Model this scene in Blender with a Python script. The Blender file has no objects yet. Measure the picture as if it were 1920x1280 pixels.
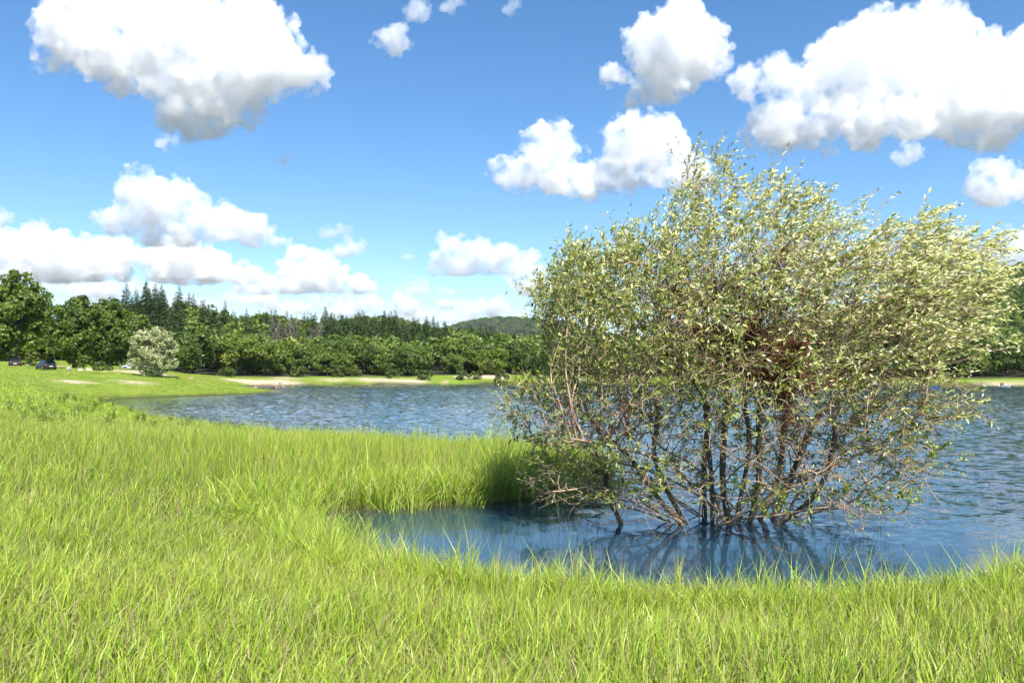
import bpy, bmesh, math, random
import numpy as np
from mathutils import Vector, Matrix, Euler
R = math.radians
rng = np.random.default_rng(7)
random.seed(7)
scene = bpy.context.scene
COL = scene.collection

# ------------------------------------------------------------------ camera
EYE = 2.8          # metres above the lake
FPX = 1493.0       # focal length in photo pixels
cam = bpy.data.cameras.new('camera'); cam.sensor_width = 36; cam.lens = 28.0
cam.shift_y = 60 / 1920; cam.clip_start = 0.1; cam.clip_end = 60000
cam_o = bpy.data.objects.new('camera', cam); COL.objects.link(cam_o)
cam_o.location = (0, 0, EYE); cam_o.rotation_euler = (R(90), 0, 0)
scene.camera = cam_o

# ------------------------------------------------------------------ light
SUN_EL = R(50); SH = Vector((-0.36, 0.93, 0)).normalized()     # SH: where shadows fall
to_sun = Vector((-SH.x * math.cos(SUN_EL), -SH.y * math.cos(SUN_EL), math.sin(SUN_EL)))
w = bpy.data.worlds.new('World'); scene.world = w; w.use_nodes = True
nt = w.node_tree; nt.nodes.clear()
sky = nt.nodes.new('ShaderNodeTexSky'); sky.sky_type = 'NISHITA'; sky.sun_disc = False
sky.sun_elevation = SUN_EL; sky.sun_rotation = math.atan2(to_sun.x, to_sun.y)
sky.air_density = 1.0; sky.dust_density = 0.2; sky.ozone_density = 3.0; sky.altitude = 200
bg = nt.nodes.new('ShaderNodeBackground'); bg.inputs[1].default_value = 0.11
wo = nt.nodes.new('ShaderNodeOutputWorld')
hs = nt.nodes.new('ShaderNodeHueSaturation'); hs.inputs['Saturation'].default_value = 1.22
nt.links.new(sky.outputs[0], hs.inputs['Color']); nt.links.new(hs.outputs[0], bg.inputs[0]); nt.links.new(bg.outputs[0], wo.inputs[0])
sl = bpy.data.lights.new('sun', 'SUN'); sl.energy = 5.0; sl.angle = R(0.5); sl.color = (1.0, 0.955, 0.88)
so = bpy.data.objects.new('sun', sl); COL.objects.link(so)
so.rotation_euler = to_sun.to_track_quat('Z', 'Y').to_euler()
scene.view_settings.view_transform = 'Standard'; scene.view_settings.look = 'None'
scene.view_settings.exposure = 0.78; scene.view_settings.gamma = 1.0
scene.view_settings.use_curve_mapping = False
cy = scene.cycles
cy.max_bounces = 30; cy.diffuse_bounces = 2; cy.glossy_bounces = 2; cy.transmission_bounces = 2
cy.volume_bounces = 16; cy.transparent_max_bounces = 16
cy.use_denoising = True; cy.caustics_reflective = False; cy.caustics_refractive = False
cy.use_adaptive_sampling = True; cy.adaptive_threshold = 0.03

# ------------------------------------------------------------------ helpers
def X_(px, y): return (px - 960) / FPX * y
def Z_(row, y): return EYE + (700 - row) / FPX * y

def tag(o, label=None, cat=None, group=None, kind=None):
    if label: o['label'] = label
    if cat: o['category'] = cat
    if group: o['group'] = group
    if kind: o['kind'] = kind
    return o

def link(o, parent=None):
    COL.objects.link(o)
    if parent is not None: o.parent = parent
    return o

def empty(name, loc=(0, 0, 0), rz=0.0):
    o = bpy.data.objects.new(name, None); o.empty_display_size = 0.2
    COL.objects.link(o); o.location = loc; o.rotation_euler = (0, 0, rz)
    return o

def mesh_np(name, verts, faces, mat=None, smooth=False, tint=None):
    """verts (n,3); faces: one array (m,k) or a list of such arrays"""
    if not isinstance(faces, (list, tuple)): faces = [faces]
    faces = [np.asarray(f, dtype=np.int32) for f in faces if len(f)]
    me = bpy.data.meshes.new(name)
    v = np.ascontiguousarray(verts, dtype=np.float32)
    me.vertices.add(len(v)); me.vertices.foreach_set('co', v.ravel())
    loops = np.concatenate([f.ravel() for f in faces])
    counts = np.concatenate([np.full(len(f), f.shape[1], dtype=np.int32) for f in faces])
    starts = np.concatenate([[0], np.cumsum(counts)[:-1]]).astype(np.int32)
    me.loops.add(len(loops)); me.loops.foreach_set('vertex_index', loops.astype(np.int32))
    me.polygons.add(len(counts)); me.polygons.foreach_set('loop_start', starts)
    try: me.polygons.foreach_set('loop_total', counts)
    except Exception: pass
    me.polygons.foreach_set('use_smooth', np.full(len(counts), smooth, dtype=bool))
    me.update(calc_edges=True)
    if mat: me.materials.append(mat)
    if tint is not None:
        a = me.attributes.new('tint', 'FLOAT', 'POINT'); a.data.foreach_set('value', np.asarray(tint, dtype=np.float32))
    return me

def obj(name, me, parent=None, loc=None):
    o = bpy.data.objects.new(name, me); link(o, parent)
    if loc is not None: o.location = loc
    return o

def tubes(P0, P1, R0, R1, sides=5):
    """frusta between point pairs, vectorised -> verts, quads"""
    P0 = np.asarray(P0, float); P1 = np.asarray(P1, float)
    d = P1 - P0; L = np.linalg.norm(d, axis=1, keepdims=True) + 1e-9; d = d / L
    ref = np.where(np.abs(d[:, 2:3]) > 0.9, np.array([[1.0, 0, 0]]), np.array([[0, 0, 1.0]]))
    u = np.cross(d, ref); u /= np.linalg.norm(u, axis=1, keepdims=True) + 1e-9
    v = np.cross(d, u)
    a = np.linspace(0, 2 * np.pi, sides, endpoint=False)
    ring = np.cos(a)[None, :, None] * u[:, None, :] + np.sin(a)[None, :, None] * v[:, None, :]
    A = P0[:, None, :] + ring * np.asarray(R0)[:, None, None]
    B = P1[:, None, :] + ring * np.asarray(R1)[:, None, None]
    n = len(P0)
    V = np.concatenate([A, B], axis=1).reshape(-1, 3)
    base = (np.arange(n) * 2 * sides)[:, None]
    k = np.arange(sides)[None, :]; k2 = (np.arange(sides)[None, :] + 1) % sides
    F = np.stack([base + k, base + k2, base + k2 + sides, base + k + sides], axis=2).reshape(-1, 4)
    return V, F

def unit(a): return a / (np.linalg.norm(a, axis=-1, keepdims=True) + 1e-9)

def cards(pos, dirv, nrm, length, width, fold=0.0, mid=0.45):
    """one lens-shaped leaf per row: base, right, tip, left (quad)"""
    d = unit(dirv); s = unit(np.cross(d, nrm)); n = np.cross(s, d)
    L = np.asarray(length)[:, None]; W = np.asarray(width)[:, None]
    b = pos; t = pos + d * L - n * L * 0.10
    r = pos + d * L * mid + s * W * 0.5 + n * W * fold
    l = pos + d * L * mid - s * W * 0.5 + n * W * fold
    V = np.stack([b, r, t, l], axis=1).reshape(-1, 3)
    F = np.arange(len(pos) * 4).reshape(-1, 4)
    return V, F

def rand_dirs(n, r=None):
    r = r or rng
    return unit(r.normal(size=(n, 3)))

# ------------------------------------------------------------------ materials
def new_mat(name):
    m = bpy.data.materials.new(name); m.use_nodes = True
    t = m.node_tree; t.nodes.clear()
    out = t.nodes.new('ShaderNodeOutputMaterial')
    return m, t, out

def N(t, typ, **kw):
    n = t.nodes.new(typ)
    for k, v in kw.items(): setattr(n, k, v)
    return n

def ramp(t, fac, stops):
    r = N(t, 'ShaderNodeValToRGB'); cr = r.color_ramp
    while len(cr.elements) < len(stops): cr.elements.new(0.5)
    for e, (p, c) in zip(cr.elements, stops):
        e.position = p; e.color = (*c, 1)
    if fac is not None: t.links.new(fac, r.inputs[0])
    return r.outputs[0]

def noise(t, scale, detail=3, vec=None, rough=0.5):
    n = N(t, 'ShaderNodeTexNoise'); n.inputs['Scale'].default_value = scale
    n.inputs['Detail'].default_value = detail; n.inputs['Roughness'].default_value = rough
    if vec is not None: t.links.new(vec, n.inputs['Vector'])
    return n.outputs[0]

def math_(t, op, a, b):
    n = N(t, 'ShaderNodeMath', operation=op)
    for i, v in enumerate((a, b)):
        if isinstance(v, (int, float)): n.inputs[i].default_value = v
        else: t.links.new(v, n.inputs[i])
    return n.outputs[0]

def mixc(t, fac, a, b, mode='MIX'):
    n = N(t, 'ShaderNodeMix', data_type='RGBA', blend_type=mode)
    for sock, v in ((n.inputs[0], fac), (n.inputs[6], a), (n.inputs[7], b)):
        if isinstance(v, (int, float)): sock.default_value = v
        elif isinstance(v, tuple): sock.default_value = (*v, 1)
        else: t.links.new(v, sock)
    return n.outputs[2]

def foliage_mat(name, stops, trans=0.35, gloss=0.06, objvar=0.25, use_random=True, hue_noise=None, rough=0.45):
    """stops over the per-leaf 'tint'; each object or instance shifts a little"""
    m, t, out = new_mat(name)
    at = N(t, 'ShaderNodeAttribute'); at.attribute_name = 'tint'
    fac = at.outputs['Fac']
    if use_random:
        oi = N(t, 'ShaderNodeObjectInfo')
        sh = math_(t, 'MULTIPLY', math_(t, 'SUBTRACT', oi.outputs['Random'], 0.5), objvar)
        fac = math_(t, 'ADD', fac, sh)
    c = ramp(t, fac, stops)
    if hue_noise:
        g = N(t, 'ShaderNodeNewGeometry')
        nz = noise(t, hue_noise[0], 2, g.outputs['Position'])
        c = mixc(t, math_(t, 'MULTIPLY', nz, hue_noise[2]), c, hue_noise[1])
    d = N(t, 'ShaderNodeBsdfDiffuse'); tr = N(t, 'ShaderNodeBsdfTranslucent')
    t.links.new(c, d.inputs[0])
    tc = mixc(t, 1.0, c, (1.0, 1.05, 0.55), 'MULTIPLY'); t.links.new(tc, tr.inputs[0])
    mx = N(t, 'ShaderNodeMixShader'); mx.inputs[0].default_value = trans
    t.links.new(d.outputs[0], mx.inputs[1]); t.links.new(tr.outputs[0], mx.inputs[2])
    if gloss > 0:
        gl = N(t, 'ShaderNodeBsdfGlossy'); gl.inputs['Roughness'].default_value = rough
        gl.inputs['Color'].default_value = (1, 1, 1, 1)
        m2 = N(t, 'ShaderNodeMixShader'); m2.inputs[0].default_value = gloss
        t.links.new(mx.outputs[0], m2.inputs[1]); t.links.new(gl.outputs[0], m2.inputs[2]); mx = m2
    t.links.new(mx.outputs[0], out.inputs[0])
    return m

def simple_mat(name, col, rough=0.6, metal=0.0, bump=None, var=None, spec=0.5):
    m, t, out = new_mat(name)
    p = N(t, 'ShaderNodeBsdfPrincipled'); p.inputs['Roughness'].default_value = rough
    p.inputs['Metallic'].default_value = metal; p.inputs['Specular IOR Level'].default_value = spec
    tc = N(t, 'ShaderNodeTexCoord')
    if var:
        nz = noise(t, var[0], 4, tc.outputs['Object'])
        c = ramp(t, nz, [(0.3, col), (0.7, var[1])]); t.links.new(c, p.inputs['Base Color'])
    else: p.inputs['Base Color'].default_value = (*col, 1)
    if bump:
        b = N(t, 'ShaderNodeBump'); b.inputs['Strength'].default_value = bump[1]; b.inputs['Distance'].default_value = bump[2]
        t.links.new(noise(t, bump[0], 5, tc.outputs['Object']), b.inputs['Height']); t.links.new(b.outputs[0], p.inputs['Normal'])
    t.links.new(p.outputs[0], out.inputs[0])
    return m

M = {}
M['bark'] = simple_mat('willow_bark', (0.10, 0.070, 0.048), 0.85, bump=(18, 0.6, 0.02), var=(5, (0.21, 0.15, 0.105)), spec=0.2)
M['twig'] = simple_mat('twig_bark', (0.31, 0.205, 0.13), 0.8, var=(3, (0.52, 0.385, 0.265)), spec=0.2)
M['trunk'] = simple_mat('tree_bark', (0.06, 0.048, 0.036), 0.9, bump=(6, 0.6, 0.05), var=(3, (0.14, 0.115, 0.09)), spec=0.2)
M['deadwood'] = simple_mat('dead_wood', (0.24, 0.20, 0.16), 0.9, var=(2, (0.34, 0.29, 0.23)), spec=0.2)
M['root'] = simple_mat('root_beard', (0.085, 0.034, 0.018), 0.9, var=(4, (0.24, 0.105, 0.055)), spec=0.1)
M['wleaf'] = foliage_mat('willow_leaf', [(0.0, (0.085, 0.135, 0.014)), (0.35, (0.27, 0.33, 0.032)), (0.62, (0.61, 0.60, 0.17)), (1.0, (0.83, 0.83, 0.47))], 0.30, 0.06, use_random=False)
M['oak'] = foliage_mat('broadleaf_foliage', [(0.0, (0.060, 0.100, 0.016)), (0.45, (0.125, 0.195, 0.026)), (0.8, (0.215, 0.285, 0.036)), (1.0, (0.30, 0.33, 0.045))], 0.34, 0.03, objvar=0.5)
M['silver'] = foliage_mat('silver_willow_foliage', [(0.0, (0.24, 0.27, 0.10)), (0.6, (0.46, 0.48, 0.24)), (1.0, (0.66, 0.66, 0.42))], 0.25, 0.03, use_random=False)
M['fir'] = foliage_mat('conifer_needles', [(0.0, (0.035, 0.062, 0.018)), (0.6, (0.075, 0.125, 0.032)), (1.0, (0.13, 0.18, 0.045))], 0.12, 0.02, objvar=0.5)
M['bush'] = foliage_mat('bush_foliage', [(0.0, (0.05, 0.09, 0.015)), (1.0, (0.15, 0.20, 0.03))], 0.3, 0.03)
M['grass'] = foliage_mat('grass_blade', [(0.0, (0.50, 0.37, 0.20)), (0.12, (0.40, 0.33, 0.13)), (0.30, (0.20, 0.29, 0.036)), (0.62, (0.37, 0.52, 0.046)), (1.0, (0.62, 0.68, 0.09))], 0.30, 0.03, objvar=0.16, hue_noise=(0.22, (0.15, 0.30, 0.03), 0.45))
M['drygrass'] = foliage_mat('dry_grass_blade', [(0.0, (0.25, 0.185, 0.10)), (1.0, (0.46, 0.36, 0.20))], 0.3, 0.04)
M['weed'] = foliage_mat('weed_leaf', [(0.0, (0.06, 0.11, 0.02)), (1.0, (0.14, 0.20, 0.04))], 0.3, 0.04)

# ------------------------------------------------------------------ terrain
LAKE = np.array([(300, 40), (120, 24), (60, 17), (30, 14.5), (15, 12.5), (9, 11), (6.6, 10.2), (5.7, 9.5), (4.9, 9.0), (4, 8.8),
    (2.6, 9.0), (1, 9.2), (0, 9.4), (-1.0, 10.0), (-2.1, 11.0), (-3.2, 12.8), (-4.0, 14.7), (-4.7, 15.9), (-3.2, 16.7), (-1.5, 17.2),
    (0, 17.7), (0.6, 18.6), (1.7, 19.6), (2.3, 20.6), (2.4, 21.8), (1, 24), (-1, 26), (-4, 29), (-8, 32), (-12, 35.5), (-15.5, 39.5),
    (-22, 49), (-32, 65), (-39, 76), (-44, 87), (-43, 92), (-37, 101), (-36, 112), (-37, 122), (-40, 132), (-46, 140), (-56, 148),
    (-62, 158), (-60, 168), (-56, 180), (-50, 192), (-33, 205), (0, 212), (40, 208), (80, 198), (115, 190), (160, 185), (250, 175), (330, 120)], float)

def shore_dist(x, y):
    """distance to the shoreline, positive on land"""
    x = np.asarray(x, float); y = np.asarray(y, float)
    best = np.full(x.shape, 1e18); inside = np.zeros(x.shape, bool)
    n = len(LAKE)
    for i in range(n):
        ax, ay = LAKE[i]; bx, by = LAKE[(i + 1) % n]
        dx, dy = bx - ax, by - ay
        tt = np.clip(((x - ax) * dx + (y - ay) * dy) / (dx * dx + dy * dy), 0, 1)
        best = np.minimum(best, (x - ax - tt * dx) ** 2 + (y - ay - tt * dy) ** 2)
        c = ((ay > y) != (by > y)) & (x < (bx - ax) * (y - ay) / (by - ay + 1e-12) + ax)
        inside ^= c
    d = np.sqrt(best)
    return np.where(inside, -d, d)

CT = np.array([(0, 0, 1.75), (12, -4, 1.75), (-10, 0, 1.6), (-8, 20, 0.9), (-22, 32, 1.2), (-40, 60, 2.0), (-70, 80, 3.0), (-60, 110, 3.1),
    (-81, 130, 4.0), (-110, 135, 5.6), (-52, 115, 2.7), (-66, 126, 3.7), (-67, 140, 4.2), (-90, 146, 5.4), (-1, 21, 0.45), (-40, 124, 0.6), (-60, 205, 2.6),
    (0, 230, 2.6), (60, 225, 2.6), (130, 205, 2.6), (30, 12, 1.0), (-40, 10, 2.0), (-130, 60, 5.0), (60, -30, 3.0), (-80, -60, 4)], float)
HILLS = [(-170, 420, 130, 110, 17), (-160, 345, 24, 40, 13), (-90, 400, 110, 90, 2.5), (-58, 335, 50, 45, 5), (-190, 1150, 150, 240, 62), (-60, 2700, 420, 500, 150),
    (460, 560, 210, 210, 82), (120, 480, 200, 140, 8), (900, 1500, 500, 500, 150), (-900, 1500, 500, 500, 90), (500, 3200, 700, 600, 120)]

def height(x, y):
    x = np.asarray(x, float); y = np.asarray(y, float)
    s = shore_dist(x, y)
    num = np.zeros(x.shape); den = np.zeros(x.shape)
    for cx, cyy, ct in CT:
        r2 = (x - cx) ** 2 + (y - cyy) ** 2
        wgt = 1.0 / (r2 + 6.0) ** 1.5
        num += wgt * ct; den += wgt
    T = num / den
    L = np.where(y > 170, 12.0, 8.0)
    z = T * (1 - np.exp(-np.maximum(s, 0) / L))
    lump = 0.5 * np.sin(x * 0.21 + 1.3 * np.sin(y * 0.13)) * np.sin(y * 0.17 + 0.7) + 0.3 * np.sin(x * 0.53 + y * 0.41) * np.sin(y * 0.47 - x * 0.22)
    fade = np.clip((s - 3) / 12, 0, 1) * np.clip((np.hypot(x, y) - 12) / 20, 0, 1)
    z = z + lump * 0.28 * fade
    far = np.clip((s - 12) / 60, 0, 1)
    h = np.zeros(x.shape)
    for cx, cyy, sx, sy, hh in HILLS:
        h += hh * np.exp(-((x - cx) / sx) ** 2 - ((y - cyy) / sy) ** 2)
    z = z + h * far * np.clip((y - 130) / 60, 0, 1)
    return np.where(s < 0, np.maximum(-1.6, 0.13 * s), z)

def hz(x, y): return float(height(np.array([x]), np.array([y]))[0])

def vnoise(x, y, sc, seed=0):
    """cheap smooth value noise in 0..1"""
    u = np.asarray(x) / sc + seed * 17.3; v = np.asarray(y) / sc - seed * 9.1
    i = np.floor(u).astype(np.int64); j = np.floor(v).astype(np.int64); fu = u - i; fv = v - j
    fu = fu * fu * (3 - 2 * fu); fv = fv * fv * (3 - 2 * fv)
    def hsh(a, b):
        q = (a * 374761393 + b * 668265263 + seed * 974634) & 0x7fffffff
        q = ((q ^ (q >> 13)) * 1274126177) & 0x7fffffff
        return (q % 100003) / 100003.0
    return (hsh(i, j) * (1 - fu) + hsh(i + 1, j) * fu) * (1 - fv) + (hsh(i, j + 1) * (1 - fu) + hsh(i + 1, j + 1) * fu) * fv

def sandiness(x, y, s):
    n1 = vnoise(x, y, 7, 1); n2 = vnoise(x, y, 2.3, 2); n3 = vnoise(x, y * 0.4, 14, 5)
    beach = (y > 176) * np.clip((np.where(x > 30, 2.0, 6.0) + np.where(x > 30, 4.0, 8.0) * n1 - s) / 3, 0, 1) * np.clip((n3 * 0.75 + n1 * 0.25 - 0.62 + 0.67 * np.clip((x - 60) / 60, 0, 1)) * 6, 0, 1)
    def el(cx, cyy, rx, ry, soft=0.5):
        q = np.hypot((x - cx) / rx, (y - cyy) / ry) + (n2 - 0.5) * 0.9 + (n1 - 0.5) * 0.6
        return np.clip((1 - q) / soft, 0, 1)
    o = np.maximum.reduce([beach, el(-51.5, 93, 2.6, 3.6), el(-49, 100, 3.2, 1.2), el(-62, 106, 4, 1.6) * 0.6, el(-57, 124, 9, 5, 0.6), el(-67, 138, 14, 8, 0.5) * 0.9,
        el(-84, 126, 10, 4, 0.6) * 0.7, el(-33, 211, 9, 4.5, 0.35), el(-22, 213, 7, 3.0, 0.35), el(-9, 226, 9, 7, 0.4), el(-58, 203, 5, 4) * 0.6])
    return o * (s > 0)

def build_ground():
    n = 520; k = 9.0; half = 15000.0
    u = np.linspace(-1, 1, n); g = half * np.sinh(u * k) / np.sinh(k)
    gx, gy = np.meshgrid(g, g + 14.0, indexing='xy')
    x = gx.ravel(); y = gy.ravel(); z = height(x, y); s = shore_dist(x, y)
    V = np.stack([x, y, z], axis=1)
    idx = np.arange(n * n).reshape(n, n)
    F = np.stack([idx[:-1, :-1], idx[:-1, 1:], idx[1:, 1:], idx[1:, :-1]], axis=2).reshape(-1, 4)
    me = mesh_np('ground', V, F, smooth=True)
    for nm, val in (('sand', sandiness(x, y, s)), ('wood', np.maximum(np.clip((forest_depth(x, y) + 3) / 5, 0, 1), np.clip((np.hypot(x, y - 60) - 230) / 80, 0, 1))), ('turf', np.clip((50 - np.hypot(x, y)) / 12, 0, 1)), ('wet', np.clip(1 - s / 1.2, 0, 1))):
        a = me.attributes.new(nm, 'FLOAT', 'POINT'); a.data.foreach_set('value', val.astype(np.float32))
    m, t, out = new_mat('meadow_ground')
    ge = N(t, 'ShaderNodeNewGeometry'); pos = ge.outputs['Position']
    def attr(nm):
        q = N(t, 'ShaderNodeAttribute'); q.attribute_name = nm; return q.outputs['Fac']
    green = ramp(t, noise(t, 0.35, 6, pos, 0.7), [(0.25, (0.10, 0.175, 0.020)), (0.5, (0.165, 0.265, 0.025)), (0.75, (0.24, 0.31, 0.045))])
    green = mixc(t, math_(t, 'MULTIPLY', noise(t, 0.06, 3, pos), 0.55), green, (0.27, 0.29, 0.05))
    sandc = ramp(t, noise(t, 1.2, 6, pos, 0.7), [(0.3, (0.42, 0.30, 0.18)), (0.7, (0.70, 0.57, 0.42))])
    c = mixc(t, attr('sand'), green, sandc)
    litter = ramp(t, noise(t, 0.8, 4, pos), [(0.3, (0.028, 0.030, 0.018)), (0.7, (0.07, 0.068, 0.04))])
    soil = ramp(t, noise(t, 6.0, 5, pos), [(0.35, (0.035, 0.028, 0.015)), (0.7, (0.12, 0.095, 0.045))])
    c = mixc(t, attr('turf'), c, soil)
    c = mixc(t, attr('wood'), c, litter)
    c = mixc(t, attr('wet'), c, (0.055, 0.045, 0.025))
    p = N(t, 'ShaderNodeBsdfPrincipled'); p.inputs['Roughness'].default_value = 0.95; p.inputs['Specular IOR Level'].default_value = 0.1
    t.links.new(c, p.inputs['Base Color'])
    b = N(t, 'ShaderNodeBump'); b.inputs['Strength'].default_value = 0.6; b.inputs['Distance'].default_value = 0.25
    t.links.new(noise(t, 2.5, 6, pos, 0.7), b.inputs['Height']); t.links.new(b.outputs[0], p.inputs['Normal'])
    t.links.new(p.outputs[0], out.inputs[0])
    me.materials.append(m)
    return tag(obj('ground', me), kind='structure')

EDGE = np.array([(-2000, 165), (-300, 160), (-140, 157), (-108, 157), (-90, 160), (-78, 172), (-68, 196), (-54, 213), (-33, 221), (-12, 234), (0, 236), (14, 226),
    (40, 222), (80, 211), (115, 202), (160, 197), (250, 187), (330, 150), (420, 60), (2000, 0)], float)
def forest_depth(x, y): return np.asarray(y) - np.interp(x, EDGE[:, 0], EDGE[:, 1])

build_ground()

def build_water():
    rw = np.random.default_rng(4)
    ys = [5.0]
    while ys[-1] < 232: ys.append(ys[-1] + min(0.45, 0.10 + 0.0042 * ys[-1]))
    ys = np.array(ys); tn = np.concatenate([[-4.0, -1.6], np.linspace(-0.85, 0.85, 430), [1.6, 4.0]])
    X, Y = np.meshgrid(tn, ys); X = X * Y; x = X.ravel(); y = Y.ravel(); z = np.zeros(len(x))
    for i in range(46):                                   # a short confused chop raised by the wind
        lam = 0.42 * (1.7 / 0.42) ** rw.random(); a_ = rw.normal(0.3, 0.9); k_ = 2 * math.pi / lam
        z += 0.016 * lam / (2 * math.pi) * np.sin(k_ * (x * math.cos(a_) + y * math.sin(a_)) + rw.uniform(0, 6.28)) * 1.35
    calm = np.clip((y + 0.28 * x + 5 * (vnoise(x, y, 4, 12) - 0.5) - 13.5) / 8, 0, 1); calm = calm * calm * (3 - 2 * calm)
    z *= (0.02 + 0.98 * calm) * (0.6 + 0.6 * vnoise(x, y, 24, 13)) * np.clip((np.minimum(-shore_dist(x, y), 4)) / 4, 0.15, 1)
    idx = np.arange(len(x)).reshape(Y.shape)
    F = np.stack([idx[:-1, :-1], idx[:-1, 1:], idx[1:, 1:], idx[1:, :-1]], axis=2).reshape(-1, 4)
    me = mesh_np('lake_water', np.stack([x, y, z], 1), F, smooth=True)
    at_ = me.attributes.new('murk', 'FLOAT', 'POINT'); at_.data.foreach_set('value', np.clip(1 + shore_dist(x, y) / 1.6, 0, 1).astype(np.float32))
    m, t, out = new_mat('lake_water')
    murk = N(t, 'ShaderNodeAttribute'); murk.attribute_name = 'murk'
    ge = N(t, 'ShaderNodeNewGeometry'); pos = ge.outputs['Position']
    sep = N(t, 'ShaderNodeSeparateXYZ'); t.links.new(pos, sep.inputs[0])
    mp = N(t, 'ShaderNodeMapping'); mp.inputs['Scale'].default_value = (0.55, 1.0, 1.0); mp.inputs['Rotation'].default_value = (0, 0, R(12))
    t.links.new(pos, mp.inputs[0])
    v = mp.outputs[0]
    def slope(scale, detail, amp):
        nz = N(t, 'ShaderNodeTexNoise'); nz.inputs['Scale'].default_value = scale; nz.inputs['Detail'].default_value = detail; t.links.new(v, nz.inputs['Vector'])
        sb = N(t, 'ShaderNodeVectorMath', operation='SUBTRACT'); t.links.new(nz.outputs['Color'], sb.inputs[0]); sb.inputs[1].default_value = (0.5, 0.5, 0.5)
        mu = N(t, 'ShaderNodeVectorMath', operation='MULTIPLY'); t.links.new(sb.outputs[0], mu.inputs[0]); mu.inputs[1].default_value = (amp * 0.7, amp, 0)
        return mu.outputs[0]
    def vadd(a_, b_):
        q = N(t, 'ShaderNodeVectorMath', operation='ADD'); t.links.new(a_, q.inputs[0])
        if isinstance(b_, tuple): q.inputs[1].default_value = b_
        else: t.links.new(b_, q.inputs[1])
        return q.outputs[0]
    chop = vadd(slope(2.6, 2.0, 0.40), slope(7.0, 2.0, 0.55))
    # sheltered water close to the near bank lies almost still
    mr = N(t, 'ShaderNodeMapRange', interpolation_type='SMOOTHSTEP'); mr.inputs[1].default_value = 13.5; mr.inputs[2].default_value = 21.0
    mr.inputs[3].default_value = 0.06; mr.inputs[4].default_value = 1.0
    wob = math_(t, 'ADD', sep.outputs['Y'], math_(t, 'ADD', math_(t, 'MULTIPLY', math_(t, 'SUBTRACT', noise(t, 0.25, 2, pos), 0.5), 5.0), math_(t, 'MULTIPLY', sep.outputs['X'], 0.28)))
    t.links.new(wob, mr.inputs[0])
    gust = ramp(t, noise(t, 0.05, 3, v), [(0.3, (0.6, 0.6, 0.6)), (0.7, (1, 1, 1))])
    amt = math_(t, 'MULTIPLY', mr.outputs[0], gust)
    sc_ = N(t, 'ShaderNodeVectorMath', operation='SCALE'); t.links.new(chop, sc_.inputs[0]); t.links.new(amt, sc_.inputs['Scale'])
    nb = N(t, 'ShaderNodeVectorMath', operation='NORMALIZE'); t.links.new(vadd(sc_.outputs[0], ge.outputs['Normal']), nb.inputs[0])
    b = nb
    p = N(t, 'ShaderNodeBsdfPrincipled'); p.inputs['Roughness'].default_value = 0.06; p.inputs['IOR'].default_value = 1.333
    t.links.new(mixc(t, murk.outputs['Fac'], (0.022, 0.055, 0.085), (0.050, 0.046, 0.022)), p.inputs['Base Color'])
    t.links.new(b.outputs[0], p.inputs['Normal']); t.links.new(p.outputs[0], out.inputs[0])
    me.materials.append(m)
    return tag(obj('lake_water', me), kind='structure')
build_water()

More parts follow.
